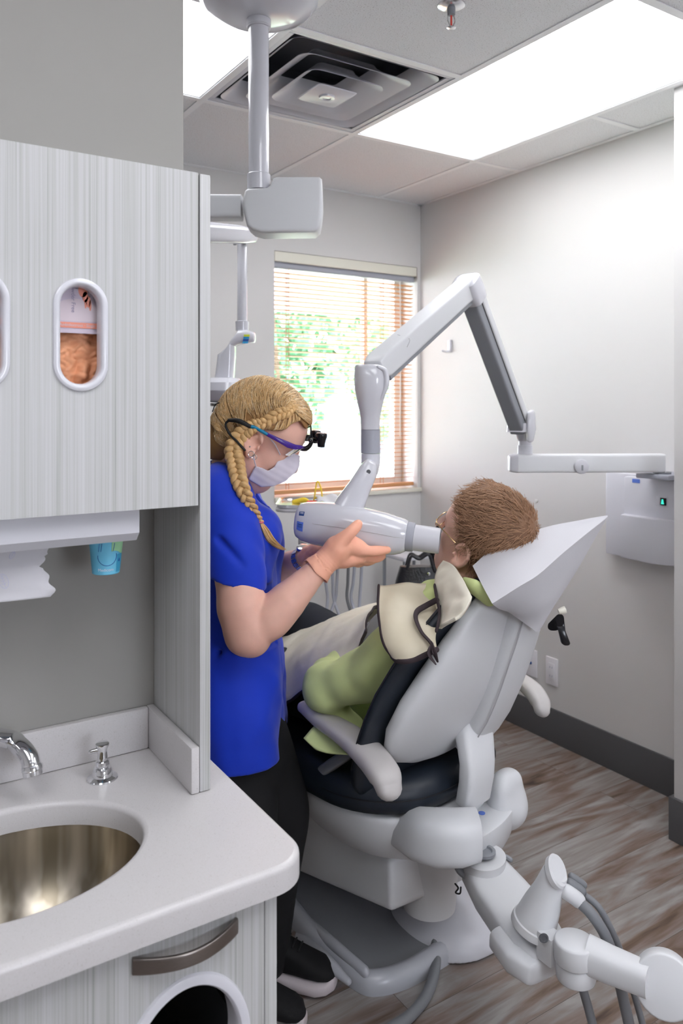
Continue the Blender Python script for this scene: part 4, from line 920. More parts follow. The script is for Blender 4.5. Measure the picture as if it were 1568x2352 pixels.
c = S(695, 1200, 2.96); b = MB(); b.tube([tray_c + UP*(-.017) - RT*.05, S(694, 1190, 2.96), S(694, 1300, 2.96), S(694, 1600, 2.96) * 1], .015, 12, 4); b.build('tray_post', 'white_plastic', du)
ft = S(694, 1600, 2.96); MB().lathe((ft[0], ft[1], 0), (0, 0, 1), [(0, .12), (.03, .115), (.045, .05), (.06, .02), (ft[2] + .01, .018)], 32).build('foot', 'white_plastic', du)
hp = S(826, 1160, 2.82); MB().loft([(hp - RT*.03, FW*.015, UP*.008, 3), (hp + RT*.012, FW*.014, UP*.010, 2.4)], 20, cap0=.004, cap1=.008).build('tray_handle', 'white_gloss', du)
rail0 = S(735, 1292, 2.8); rail1 = S(850, 1300, 2.8)
MB().loft([(S(720, 1268, 2.8), FW*.03, UP*.02, 4), (S(860, 1275, 2.8), FW*.03, UP*.02, 4)], 24, cap0=.01, cap1=.01).build('hose_bar', 'white_plastic', du)
for i, (x0, x1, xm, c_) in enumerate(((744, 738, 752, 'hose_pale'), (762, 790, 766, 'hose_pale'), (776, 735, 770, 'hose_pale'), (800, 818, 797, 'hose_grey'), (815, 828, 806, 'hose_pale'), (831, 818, 826, 'hose_pale'))):
    b = MB(); b.tube([S(x0, 1290, 2.8), S((x0+xm)/2, 1340, 2.8), S(xm, 1375, 2.8), S((xm+x1)/2 + 3, 1420, 2.78), S(x1 + 10, 1475, 2.76), S(x1 + 30, 1560, 2.8)], .0055, 8, 6); b.build('handpiece_hose', c_, du)
b = MB(); b.tube([tray_c + UP*.004 + RT*-.09 + FW*.03, tray_c + UP*.012 + RT*-.05 + FW*.02, tray_c + UP*.006 - RT*.03 + FW*.0], [.008, .010, .006], 10); b.build('syringe_tip', 'yellow', None, label='yellow plastic tip lying on the metal tray', cat='tip')
q = tray_c + UP*.0002 - RT*.01
b = MB(); b.tube([q + UP*.02, q + UP*.055 + RT*.004, q + UP*.085 + RT*.012, q + UP*.06 + RT*.024, q + UP*.02 + RT*.030], .003, 8); b.tube([q + UP*.055 + RT*.004, q + UP*.055 + RT*.026], .0025, 8, 3); b.tube([q + UP*.003, q + UP*.02, q + UP*.022 + RT*.03, q + UP*.003 + RT*.03], .003, 8, 3); b.build('film_holder', 'yellow', None, label='yellow wire-like X-ray film holder standing on the tray', cat='film holder')
b = MB(); b.loft([(tray_c - RT*.035 - FW*.04 + UP*.008, FW*.012, UP*.009, 3), (tray_c + RT*.0 - FW*.04 + UP*.008, FW*.012, UP*.009, 3)], 16, cap0=.004, cap1=.004); b.build('bite_block', 'red', None, label='small red bite block on the metal tray', cat='bite block')
G = [[tray_c + RT*(.0 + .10*u) + FW*(-.06 + .12*v_) + UP*(.012 + .022*math.sin(2.5*u + .5)*math.sin(3*v_) + .006*math.sin(9*u + 4*v_)) for u in np.linspace(0, 1, 18)] for v_ in np.linspace(0, 1, 14)]
b = MB(); b.shell(np.array(G), .001); b.build('gauze_sheet', 'paper', None, 180, label='crumpled white gauze sheet on the metal tray', cat='gauze')
wd = onY(600, 1245, YB); t = thing('wall_dispenser', wd, 'white rounded dispenser low on the back wall behind the hygienist', 'dispenser')
xa2, xb2 = onY(560, 1245, YB - .1)[0], onY(642, 1245, YB - .1)[0]; za2, zb2 = onY(640, 1300, YB - .1)[2], onY(640, 1186, YB - .1)[2]
f_ = MB().box((xa2, YB - .10, za2), (xb2, YB - .001, zb2), .025, seg=4).build('housing', 'white_plastic', t)
MB().box((xa2 + .03, YB - .103, za2 + .01), (xb2 - .03, YB - .101, za2 + .03), .0005, seg=1).build('slot', 'arm_grey', t)
# shelf and handbag at the window wall
sc_ = onY(940, 1272, 2.98)
sh = thing('side_table', (sc_[0], sc_[1], 0), 'low white side shelf table under the window beyond the patient', 'table')
b = MB(); b.box((-.11, -.10, -.012), (.11, .10, .008), .006, M=Matrix.Translation(tuple(sc_))); b.build('tabletop', 'white_gloss', sh)
for sx in (-.09, .09):
    for sy in (-.08, .08): MB().tube([(sc_[0]+sx, sc_[1]+sy, 0), (sc_[0]+sx, sc_[1]+sy, sc_[2]-.013)], .008, 8, 2).build('leg', 'arm_grey', sh)
hc_ = S(962, 1322, 2.88)
hb = thing('handbag', (hc_[0], hc_[1], hc_[2] - .1), 'black leather handbag with looped handles behind the patient', 'handbag')
b = MB(); secs = []
for z, w, dp in ((-.30, .085, .045), (-.2, .10, .055), (-.08, .095, .05), (-.02, .085, .035), (.035, .070, .022)): secs.append((hc_ + UP*z, RT*w, FW*dp, 3.5))
b.loft(secs, 40, cap0=.01); V = b.V[0]; b.V[0] = V + (.006*vnoise(V[:, 0], V[:, 1], V[:, 2], 60, 4))[:, None] * FW + (.005*vnoise(V[:, 0], V[:, 1], V[:, 2], 45, 9))[:, None] * RT; b.build('bag_body', 'bag_black', hb, 60)
for o_, s_ in ((-.02, 1), (.02, -1)):
    b = MB(); b.tube([hc_ + UP*.03 - RT*.045 + FW*o_, hc_ + UP*.075 - RT*.03 + FW*o_, hc_ + UP*.065 + RT*.0 + FW*o_, hc_ + UP*.08 + RT*.035 + FW*o_, hc_ + UP*.02 + RT*.055 + FW*o_], .006, 8); b.build('handle', 'bag_black', hb)
MB().lathe(S(984, 1318, 2.83), -FW, [(0, .006), (.003, .006), (.004, 0)], 12).build('stud', 'silver', hb)
cl = onZ(962, 1318, 0); bd_b = hc_[2] - .325
bs = thing('visitor_chair', (hc_[0] + .03, hc_[1] + .03, 0), 'black visitor chair under the handbag behind the patient', 'chair')
MB().box((hc_[0] - .17, hc_[1] - .17, bd_b - .06), (hc_[0] + .2, hc_[1] + .17, bd_b - .001), .02).build('seat', 'bag_black', bs)
for sx in (-.15, .18):
    for sy in (-.15, .15): MB().tube([(hc_[0]+sx, hc_[1]+sy, 0), (hc_[0]+sx, hc_[1]+sy, bd_b - .061)], .012, 8, 2).build('leg', 'black_rubber', bs)
ar0 = S(1000, 1232, 2.9); 
b = MB(); b.tube([S(1050, 1190, 2.95), S(1030, 1200, 2.93), S(1008, 1212, 2.9), S(990, 1238, 2.9), S(996, 1300, 2.9), A3(hc_[0] + .17, hc_[1] + .1, bd_b - .03)], [.011, .011, .011, .010, .010, .010], 10); b.build('armrest', 'black_gloss', bs)
# ------------------------------------------------------------ dental chair
XC = 1.285
dc = thing('dental_chair', (XC, 1.9, 0), 'reclined white dental chair with dark navy upholstery on a grey base', 'dental chair')
RZ = math.radians(9); XV = A3(math.cos(RZ), math.sin(RZ), 0); YV = A3(-math.sin(RZ), math.cos(RZ), 0)   # the chair stands turned by 9 degrees
TL = math.radians(25); tv = -YV*math.sin(TL) + UP*math.cos(TL); nv = YV*math.cos(TL) + UP*math.sin(TL); P0 = A3(1.24, 1.43, .62) - XV*.035
def ch(x, y, z): return A3(1.245, 1.43, 0) + XV*(x - XC) + YV*(y - 1.43) + UP*z      # chair plan -> room
AXR = [XV, YV, UP]
def bp(x, t, n): return P0 + XV*x + tv*t + nv*n
# backrest shell (white, seen from behind) and black pad in front of it
def back_sec(t, hwid, n0, n1, sq=3.2, xo=0.): return (bp(xo, t, (n0+n1)/2), XV*hwid, nv*(n1-n0)/2, sq)
W = [(-.035, .06), (-.027, .12), (.0, .18), (.045, .218), (.10, .238), (.17, .228), (.24, .196), (.31, .152), (.37, .106), (.41, .070), (.43, .045)]
WP = [(-.04, .245), (.03, .260), (.10, .264), (.17, .258), (.24, .236), (.31, .196), (.37, .150)]
b = MB(); b.loft([back_sec(t, w, .022, .064, 3.5) for t, w in [(-.175, .05), (-.165, .13), (-.13, .19), (-.09, .225)] + WP + [(.40, .12), (.415, .09)]], 44, cap0=.008, cap1=.01); bpad = b.build('backrest_pad', 'upholstery', dc, 70)
b = MB(); b.loft([(bp(0, t, .034 - .018 - .018*math.sin(min(1, (t + .07)/.5)*math.pi)), XV*w*.97, nv*(.018 + .018*math.sin(min(1, (t + .07)/.5)*math.pi)), 3.0) for t, w in W], 48, cap0=.006, cap1=.006)
q_ = (b.V[0] - P0) @ XV; b.V[0] = b.V[0] + nv * (2.6 * np.maximum(q_ - .07, 0)**2)[:, None]; bs_ = b.build('backrest_shell', 'white_satin', dc, 60)
# raised centre spine of the shell, narrowing downwards, with seams
b = MB(); sp_ = [(-.02, .055, .026), (.04, .058, .038), (.10, .060, .044), (.18, .062, .045), (.26, .062, .042), (.33, .058, .038), (.40, .05, .03)]
b.loft([(bp(.085 - .04*t, t, .0 - q*.5), XV*w, nv*q, 3.2) for t, w, q in sp_], 36, cap0=.008, cap1=.006); b.build('back_spine', 'white_satin', bs_, 60)
b = MB(); b.tube([bp(.085 - .04*t - w*.80, t, -q*1.44) for t, w, q in sp_[1:]], .0016, 6, 6); b.build('shell_seam', 'seam_light', bs_)
b = MB(); b.tube([bp(s_*(w + .0005), t, .046) for s_ in (-1,) for t, w in WP], .0016, 6, 6); b.build('pad_seam', 'piping_black', bpad)
# support strap from shell down to the seat frame
b = MB(); ks = [(1085, 1638, 1.875, 47, .030), (1086, 1670, 1.86, 48, .030), (1092, 1710, 1.835, 46, .026), (1096, 1750, 1.82, 45, .024), (1094, 1790, 1.82, 44, .024), (1086, 1835, 1.835, 43, .024)]
b.loft([(S(x, y, d_), XV*R_(w, d_)*1.08, unit(nv*.4 + A3(0, 1, -.1)*.6)*q, 4) for x, y, d_, w, q in ks], 32, cap0=.004); b.build('back_support', 'white_satin', dc, 60)
# seat cushion
b = MB()
def seat_loop(z, inset, y_end=2.25):
    hw_ = .262 - inset; r = .20; yr = 1.415 + inset; P = []
    for a_ in np.linspace(math.pi, 1.5*math.pi, 12): P.append(ch(XC - hw_ + r + r*math.cos(a_), yr + r + r*math.sin(a_), z))
    for a_ in np.linspace(1.5*math.pi, 2*math.pi, 12): P.append(ch(XC + hw_ - r + r*math.cos(a_), yr + r + r*math.sin(a_), z))
    P += [ch(XC + hw_, 1.9, z - .005), ch(XC + hw_ - .02, y_end, z + .03), ch(XC - hw_ + .02, y_end, z + .03), ch(XC - hw_, 1.9, z - .005)]; return P
G = np.array([seat_loop(z, i_) for z, i_ in ((.475, .05), (.472, .02), (.480, .004), (.505, -.002), (.530, .002), (.548, .014), (.556, .035), (.558, .07), (.556, .11), (.552, .145))])
b.grid(G, wrap=True); n_ = G.shape[1]; b.F.append(list(range(n_))[::-1]); b.M.append(0); b.F.append([(len(G)-1)*n_ + j for j in range(n_)]); b.M.append(0)
sc = b.build('seat_cushion', 'upholstery', dc, 60)
b = MB(); b.tube(seat_loop(.512, -.0015)[:24], .002, 6, 1); b.build('cushion_seam', 'piping_black', sc)
b = MB(); lp = [ch(XC, 2.25, .53), ch(XC, 2.5, .56), ch(XC, 2.75, .53), ch(XC, 2.98, .49)]
b.loft([(A3(*q), XV*w, UP*.038, 4) for q, w in zip(lp, (.235, .22, .20, .16))], 40, cap1=.03); b.build('leg_cushion', 'upholstery', dc, 60)
b = MB(); b.loft([(A3(q[0], q[1], q[2] - .052), XV*(w*.85), UP*.013, 4) for q, w in zip(lp, (.235, .22, .20, .16))], 40, cap1=.02); b.build('leg_frame', 'white_satin', dc, 60)
# hull under the seat with rear lip
s = SDF((.90, 1.20, .24), (1.66, 2.12, .56), .0055)
s.ell(ch(XC - .01, 1.66, .49), (.225, .27, .195), AXR, k=0, p=2.4)
s.cone(ch(XC, 1.60, .35), ch(XC, 1.95, .36), .09, .08, .05)
s.plane((0, 0, .468), (0, .0, 1), .012)
s.build('seat_hull', 'white_satin', dc, 2)
top = [(1012, 1862), (1050, 1852), (1085, 1838), (1122, 1822), (1150, 1800), (1188, 1810), (1186, 1845), (1160, 1885), (1122, 1915), (1098, 1925), (1098, 1890), (1050, 1880)]
zt_c = .44
T_ = [onZ(x, y, zt_c) for x, y in top]; cen = np.mean(T_, 0)
b = MB()
lv = []
for z, k in ((-.11, .40), (-.095, .62), (-.07, .82), (-.035, .96), (-.008, 1.0), (0, .985), (.001, .95)):
    lv.append([cen + (p_ - cen)*k + UP*z for p_ in smooth_path(T_, 4, closed=True)])
b.grid(np.array(lv), wrap=True); n_ = len(lv[0]); b.F.append([6*n_ + j_ for j_ in range(n_)]); b.M.append(0); b.F.append(list(range(n_))[::-1]); b.M.append(0)
b.build('rear_cover', 'white_satin', dc, 40)
s = SDF((1.2, 1.2, .36), (1.62, 1.62, .56), .004)
q = onZ(1162, 1815, .47); s.ell(q, (.048, .03, .05), AXR, k=0, p=2.6); s.ell(q + A3(.01, .01, -.05), (.05, .05, .05), AXR, k=.03)
s.build('cover_ear', 'white_satin', dc, 2)
b = MB(); fr = [(900, 1896, 1.82), (940, 1912, 1.76), (1000, 1923, 1.715), (1055, 1923, 1.71), (1097, 1915, 1.725)]
b.loft([(S(x, y, d_ + .015), FW*.055, UP*h_, 3.2) for (x, y, d_), h_ in zip(fr, (.030, .046, .053, .052, .046))], 36, cap0=.035, cap1=.006); b.build('hull_cover', 'white_satin', dc, 60)
b = MB(); a0 = onZ(1060, 1856, .444); a1 = onZ(1118, 1829, .444); b.tube([a0, a1], .005, 8, 3); b.build('slot', 'black_rubber', dc)
q = onZ(1106, 1868, .442); 
b = MB(); b.lathe(q, (0, 0, 1), [(0, .008), (.0015, .008), (.0016, 0)], 16); b.build('blue_badge', 'sticker_blue', dc)
# column, lift arm
MB().lathe(onZ(985, 2055, .17) + A3(0, 0, -.03), (0, 0, 1), [(0, .05), (.004, .066), (.06, .071), (.15, .073), (.20, .078)], 44).build('column', 'white_satin', dc)
b = MB()
def box8(P, bev=.012, name='', m='white_satin', par=None):
    bm = bmesh.new(); vs_ = [bm.verts.new(tuple(p)) for p in P]
    for f in ((0, 1, 2, 3), (7, 6, 5, 4), (0, 4, 5, 1), (1, 5, 6, 2), (2, 6, 7, 3), (3, 7, 4, 0)): bm.faces.new([vs_[i] for i in f])
    bmesh.ops.recalc_face_normals(bm, faces=bm.faces[:]); bmesh.ops.bevel(bm, geom=bm.edges[:], offset=bev, segments=3, profile=.6, affect='EDGES'); bm.verts.index_update()
    return MB().bm(bm).build(name, m, par, 40)
xa_, xb_ = 1.085, 1.45
box8([(1.105, 1.50, .205), (1.42, 1.50, .205), (1.46, 2.12, .06), (1.06, 2.12, .06), (1.115, 1.52, .315), (1.41, 1.52, .315), (1.44, 2.12, .285), (1.08, 2.12, .285)], .014, 'lift_arm', 'white_satin', dc)
b = MB(); b.tube([onZ(708, 1868, .302), onZ(772, 1845, .306)], .0015, 6, 2); b.build('arm_seam', 'seam_dark', dc)
box8([(1.14, 1.55, .17), (1.4, 1.55, .17), (1.42, 2.1, .045), (1.12, 2.1, .045), (1.14, 1.56, .204), (1.4, 1.56, .204), (1.42, 2.1, .07), (1.12, 2.1, .07)], .008, 'lift_link', 'white_plastic', dc)
# floor base
bl_ = [(1.035, 2.35), (1.03, 1.89), (1.034, 1.66), (1.05, 1.56), (1.085, 1.522), (1.16, 1.505), (1.25, 1.51), (1.36, 1.525), (1.47, 1.56), (1.53, 1.61), (1.545, 1.70), (1.53, 1.9), (1.52, 2.35)]
sm = [tuple(q) for q in smooth_path([(x, y, 0) for x, y in bl_], 5)]
G = []
def inset_loop(P, e): return prof_ring([p[:2] for p in P], e, 0, 1)
cc = np.array([1.28, 1.95]); Pn = np.array([p[:2] for p in sm])
def shr(e): v_ = cc - Pn; L = np.linalg.norm(v_, axis=1)[:, None]; return Pn + v_ / L * e
for z, e in ((.0, 0), (.018, -.001), (.032, .004), (.042, .014), (.045, .026), (.042, .038), (.033, .045), (.030, .05)): G.append([(x, y, z) for x, y in shr(e)])
b = MB(); b.grid(np.array(G), wrap=True); bb = b.build('base_plate', 'base_grey', dc, 50)
b = MB(); P = [(x, y, .0295) for x, y in shr(.049)]; b.prism(P, (0, 0, .002)); b.build('base_floor', 'tray_grey', bb)
b = MB(); b.tube([S(688, 2103, 2.16), onZ(760, 2165, .045), onZ(838, 2232, .045)], [.016, .016, .014], 16, 5, flat=.8); b.tube([S(668, 2140, 2.16), onZ(740, 2200, .045), onZ(800, 2255, .04)], [.018, .017, .008], 16, 5); b.build('base_rail', 'base_grey', bb)
s = SDF((1.15, 1.44, 0.0), (1.60, 2.0, .14), .005)
s.ell((1.40, 1.64, .0), (.155, .165, .085), k=0, p=2.3); s.ell((1.44, 1.80, .0), (.12, .2, .075), k=.03, p=2.3); s.plane((0, 0, .004), (0, 0, -1))
s.build('base_lobe', 'white_plastic', bb, 2)
MB().tube([onZ(903, 2070, .09), onZ(960, 2085, .075), onZ(995, 2150, .04), onZ(1000, 2215, .02), onZ(982, 2280, .016), onZ(945, 2330, .015), onZ(905, 2358, .015), onZ(860, 2390, .015)], [.013], 14, 8).build('floor_hose', 'hose_grey', dc)
# armrests
def armrest(P, d_, side, name='armrest'):
    P3 = [S(*q) for q in P]; V = MB()
    V.loft([(S(x, y, q), XV*w_, None, 2.6) for x, y, q, w_, h_ in ()] or [(S(682, 1622, 2.0), XV*.01, UP*.01)]*2) if False else None
    return P3
def arm(ks, name, mt, sq=2.6):
    pts = smooth_path([S(x, y, d_) for x, y, d_, a_, b_ in ks], 5); A_ = np.interp(np.linspace(0, 1, len(pts)), np.linspace(0, 1, len(ks)), [k[3] for k in ks]); B_ = np.interp(np.linspace(0, 1, len(pts)), np.linspace(0, 1, len(ks)), [k[4] for k in ks])
    T_ = np.gradient(pts, axis=0); secs = []
    for p_, t_, a_, b_ in zip(pts, T_, A_, B_):
        t_ = unit(t_); x_ = unit(XV - t_*(XV@t_)); u_ = np.cross(t_, x_); secs.append((p_, x_*a_, u_*b_, sq))
    b = MB(); b.loft(secs, 30, cap0=A_[0]*.6, cap1=A_[-1]*.9); return b.build(name, mt, dc, 70)
arm([(698, 1622, 1.90, .018, .013), (740, 1652, 1.84, .027, .017), (800, 1690, 1.76, .034, .020), (850, 1735, 1.69, .037, .023), (883, 1780, 1.635, .036, .024), (892, 1808, 1.62, .030, .020)], 'armrest', 'arm_taupe')
arm([(1158, 1546, 2.30, .022, .014), (1190, 1560, 2.24, .026, .017), (1222, 1585, 2.17, .029, .020), (1240, 1612, 2.13, .028, .020), (1244, 1630, 2.11, .022, .017)], 'armrest', 'arm_taupe')
b = MB(); b.loft([(S(815, 1722, 1.765), XV*.012, UP*.014, 4), (S(760, 1757, 1.84), XV*.012, UP*.017, 4), (S(695, 1808, 1.95), XV*.012, UP*.019, 4), (S(660, 1835, 2.02), XV*.012, UP*.019, 4)], 20); b.build('armrest_bar', 'arm_grey', dc)
b = MB(); b.loft([(S(1172, 1570, 2.24), XV*.012, UP*.012, 4), (S(1140, 1600, 2.26), XV*.012, UP*.014, 4), (S(1110, 1640, 2.28), XV*.012, UP*.016, 4)], 20); b.build('armrest_bar', 'arm_grey', dc)
# headrest pad and its post, black adjusting lever
HR = A3(1.325, 1.262, 1.03); hv = unit(A3(0, -.42, .9)); hn_ = unit(A3(0, .9, .42))
MB().loft([(HR - hv*.075, XV*.075, hn_*.012, 3), (HR - hv*.05, XV*.09, hn_*.016, 3), (HR + hv*.04, XV*.09, hn_*.016, 3), (HR + hv*.07, XV*.075, hn_*.012, 3)], 36, cap0=.012, cap1=.012).build('headrest_pad', 'upholstery', dc)
MB().loft([(bp(0, .36, .0), XV*.03, nv*.008, 5), (bp(0, .47, -.005), XV*.03, nv*.008, 5), (HR - hv*.02 - hn_*.022, XV*.03, hn_*.008, 5)], 24).build('headrest_post', 'white_plastic', dc)
q0 = S(1272, 1438, 1.74); b = MB(); b.loft([(q0, RT*.014, UP*.010, 2.5), (S(1285, 1425, 1.74), RT*.010, UP*.014, 2.5), (S(1290, 1450, 1.74), RT*.008, FW*.006, 3), (S(1298, 1475, 1.74), RT*.010, FW*.006, 3)], 20, cap0=.004, cap1=.008); b.build('headrest_lever', 'black_gloss', dc)
MB().lathe(S(1292, 1402, 1.74), unit(RT + UP*.3), [(-.010, .006), (0, .008), (.006, .008), (.008, 0)], 16).build('lever_knob', 'cream_trim', dc)
# rear assistant arm
d3 = lambda *q: S(*q)
m_ = 'white_satin'
b = MB(); q = S(1112, 1975, 1.76); b.loft([(q + A3(0, 0, .008), XV*.055, A3(0, .05, 0), 2), (q - A3(0, 0, .03), XV*.055, A3(0, .05, 0), 2)], 28, cap0=.003); b.build('arm_pivot', 'white_satin', dc)
MB().lathe(S(1110, 1963, 1.755) + UP*.004, (0, 0, 1), [(0, .027), (.006, .027), (.0065, .020), (.002, .018), (.002, 0)], 28).build('pivot_cap', 'arm_grey', dc)
def bar(ks, name, mt, sq=5, c0=.01, c1=.01, par=dc, N=32):
    b = MB(); n = len(ks); pts = [S(*k[:3]) for k in ks]; secs = []
    for i, k in enumerate(ks):
        t_ = unit(pts[min(i+1, n-1)] - pts[max(i-1, 0)]); th_ = unit(A3(t_[0], t_[1], 0)); x_ = np.cross(th_, UP); secs.append((pts[i], x_*k[3], unit(UP - t_*(UP@t_))*k[4], sq))
    b.loft(secs, N, cap0=c0, cap1=c1); return b.build(name, mt, par, 50)
bar([(1108, 1995, 1.77, .052, .026), (1150, 2055, 1.70, .062, .030), (1200, 2120, 1.62, .064, .032), (1235, 2175, 1.56, .058, .032), (1262, 2205, 1.53, .045, .030)], 'assistant_arm', 'white_satin')
bar([(1195, 2145, 1.60, .070, .028), (1228, 2195, 1.545, .066, .028), (1252, 2222, 1.52, .05, .026)], 'arm_end_shell', 'white_satin', 4)
b = MB(); b.tube([S(1075, 1955, 1.80), S(1150, 1965, 1.79), S(1172, 1975, 1.78)], .006, 8); b.tube([S(1048, 1965, 1.77), S(1055, 2000, 1.75), S(1100, 2030, 1.74)], .008, 8); b.build('arm_bracket', 'arm_grey', dc)
b = MB(); b.tube([S(1045, 2030, 1.74), S(1052, 2040, 1.74), S(1046, 2050, 1.74), S(1056, 2052, 1.74), S(1058, 2038, 1.74)], .002, 6); b.build('cable_hook', 'black_rubber', dc)
# valve cup: slanted cylinder with grey hoses
cb = S(1228, 2118, 1.545); ctp = S(1276, 2002, 1.53); ca_ = unit(ctp - cb); L_ = np.linalg.norm(ctp - cb)
u_ = unit(np.cross(ca_, FW)); w_ = np.cross(ca_, u_)
b = MB(); b.lathe(cb - ca_*.012, ca_, [(0, .045), (.004, .0455), (.014, .044), (.016, .0415), (L_*.45, .036), (L_*.75, .0285), (L_ + .008, .0245), (L_ + .010, .0235)], 40)
vc = b.build('valve_holder', 'white_satin', dc)
cap_n = unit(ca_*.7 + RT*.55 - FW*.35)
b = MB(); uu_ = unit(np.cross(cap_n, FW)); ww_ = np.cross(cap_n, uu_); b.loft([(ctp - cap_n*.006, uu_*.0255, ww_*.0335, 2), (ctp + cap_n*.004, uu_*.027, ww_*.035, 2), (ctp + cap_n*.008, uu_*.024, ww_*.032, 2)], 36); b.build('holder_cap', 'white_satin', vc)
for k, (x0, y0, r_, ox) in enumerate(((1318, 2060, .0115, 0), (1326, 2040, .0075, 22), (1330, 2025, .006, 30))):
    cf = MB().tube([S(x0 - 18, y0 - 12, 1.52 + .02*k), S(x0, y0, 1.52 + .02*k), S(x0 + 10, y0 + 8, 1.52 + .02*k)], r_*1.25, 14, 3).build('hose_cuff', 'white_satin' if k == 0 else 'hose_grey', vc)
hs_ = [([(1328, 2070, 1.52), (1358, 2100, 1.50), (1390, 2150, 1.50), (1412, 2215, 1.50), (1430, 2290, 1.50), (1448, 2370, 1.50)], .0105), ([(1334, 2050, 1.55), (1375, 2085, 1.53), (1410, 2150, 1.53), (1435, 2215, 1.53), (1458, 2290, 1.53), (1480, 2370, 1.53)], .0065), ([(1326, 2215, 1.52), (1338, 2270, 1.50), (1352, 2320, 1.50), (1366, 2375, 1.50)], .0085)]
for P, r_ in hs_: MB().tube([S(*q) for q in P], r_, 14, 6).build('suction_hose', 'hose_grey', dc)
# turret joint, next arm, big disc joint
def cyl(px, py, d_, r_, h_, ax, name, mt='white_satin', bev=.004, par=dc):
    c = S(px, py, d_); return MB().lathe(c, ax, [(0, r_ - bev), (bev*.35, r_ - bev*.3), (bev, r_), (h_ - bev, r_), (h_ - bev*.35, r_ - bev*.3), (h_, r_ - bev), (h_, 0)] if False else [(0, 0.0001), (0, r_ - bev), (bev*.35, r_ - bev*.3), (bev, r_), (h_ - bev, r_), (h_ - bev*.35, r_ - bev*.3), (h_, r_ - bev)], 44).build(name, mt, par)
upn = unit(UP + FW*.0)
cyl(1319, 2158, 1.465, .0375, .040, -UP, 'turret_cap')
cyl(1322, 2204, 1.468, .0365, .035, -UP, 'turret_base')
b = MB(); b.box((-.018, -.02, -.03), (.018, .02, .025), .006, M=Matrix.Translation(tuple(S(1262, 2170, 1.50)))); b.build('turret_link', 'white_satin', dc)
MB().lathe(S(1248, 2154, 1.475), -FW, [(0, .009), (.002, .009), (.0022, .006), (.0008, .005), (.0008, 0)], 18).build('link_screw', 'seam_dark', dc)
bar([(1345, 2190, 1.46, .030, .030), (1400, 2215, 1.44, .029, .028), (1490, 2252, 1.40, .026, .026)], 'forearm_bar', 'white_satin', 3, 0, 0)
dn_ = unit(-FW*.72 + RT*.18 + UP*.30 - RT*.5)
cyl(1524, 2250, 1.42, .052, .042, unit(A3(*(-FW + RT*-.35)[:2], .35)), 'disc_joint')
bar([(1545, 2250, 1.45, .028, .03), (1600, 2275, 1.44, .028, .03)], 'outer_arm_bar', 'white_satin', 3, 0, .01)
# paper cover folded over the headrest
hcv = MB()
Tq = S(1395, 1184, 1.80)
top_n = smooth_net([[S(1085, 1300, 1.715), S(1150, 1247, 1.74), S(1250, 1212, 1.765), S(1330, 1195, 1.785), Tq],
       [S(1105, 1340, 1.64), S(1165, 1292, 1.665), S(1240, 1255, 1.70), S(1312, 1222, 1.75), Tq + A3(0, 0, -.001)],
       [S(1130, 1387, 1.565), S(1188, 1350, 1.585), S(1240, 1316, 1.62), S(1305, 1259, 1.69), Tq + A3(0, 0, -.003)]], 8, 10)
back_n = smooth_net([[S(1130, 1387, 1.565), S(1188, 1350, 1.585), S(1240, 1316, 1.62), S(1305, 1259, 1.69), Tq + A3(0, 0, -.003)],
       [S(1144, 1397, 1.61), S(1196, 1380, 1.625), S(1247, 1350, 1.66), S(1303, 1300, 1.715), S(1372, 1226, 1.79)],
       [S(1158, 1402, 1.65), S(1198, 1408, 1.665), S(1247, 1395, 1.69), S(1290, 1352, 1.73), S(1330, 1300, 1.77)],
       [S(1166, 1404, 1.67), S(1190, 1421, 1.69), S(1218, 1441, 1.71), S(1236, 1449, 1.725), S(1262, 1408, 1.745)]], 8, 10)
G = np.concatenate([top_n[:-1], back_n])
nz_ = vnoise(G[..., 0], G[..., 1], G[..., 2], 38, 12); G = G - (FW * .9)[None, None] * (nz_ * .004)[..., None]
hcv.shell(G, .0012); hc2 = hcv.build('headrest_cover', 'paper', None, 28, label='white paper cover folded to a point over the chair headrest', cat='paper cover')
# ------------------------------------------------------------ people: shared builders
def ear(b, c, fdir, udir, sdir, h=.062, mi=0):
    "outer ear: helix, bowl, lobe. sdir points away from the head"
    rim = []
    for a_ in np.linspace(math.radians(-60), math.radians(235), 22):
        rx, ry = .30*h, .5*h; rim.append(c + fdir*(rx*math.cos(a_ + math.pi) * -1 * 1.0) * 1 + udir*(ry*math.sin(a_) + .04*h) + sdir*(.010 + .004*math.sin(a_)) - fdir*.10*h*math.sin(a_)*0)
    return rim
def ear_sdf(s, c, f, u, o, h=.060):
    "ear carved into the body field (f forward, u up, o outward)"
    AX = [f, u, o]
    s.ell(c + o*.004, (.30*h, .46*h, .009), AX, k=.006)
    pts = [c + f*(.30*h*math.cos(a_)) + u*(.06*h + .46*h*math.sin(a_)) + o*(.012 - .003*math.cos(a_)) for a_ in np.linspace(math.radians(20), math.radians(255), 14)]
    for p_, q_ in zip(pts, pts[1:]): s.cone(p_, q_, .0048, .0048, .003)
    s.ell(c - u*.40*h + f*.06*h + o*.009, (.011, .013, .006), AX, k=.004)
    s.ell(c + f*.02*h + u*.02*h + o*.014, (.17*h, .26*h, .008), AX, k=.003, cutit=True)
    s.ell(c + f*.13*h - u*.02*h + o*.010, (.008, .010, .008), AX, k=.006, cutit=True)
    s.cone(c + f*.26*h - u*.08*h + o*.009, c + f*.24*h - u*.0*h + o*.010, .004, .003, .004)
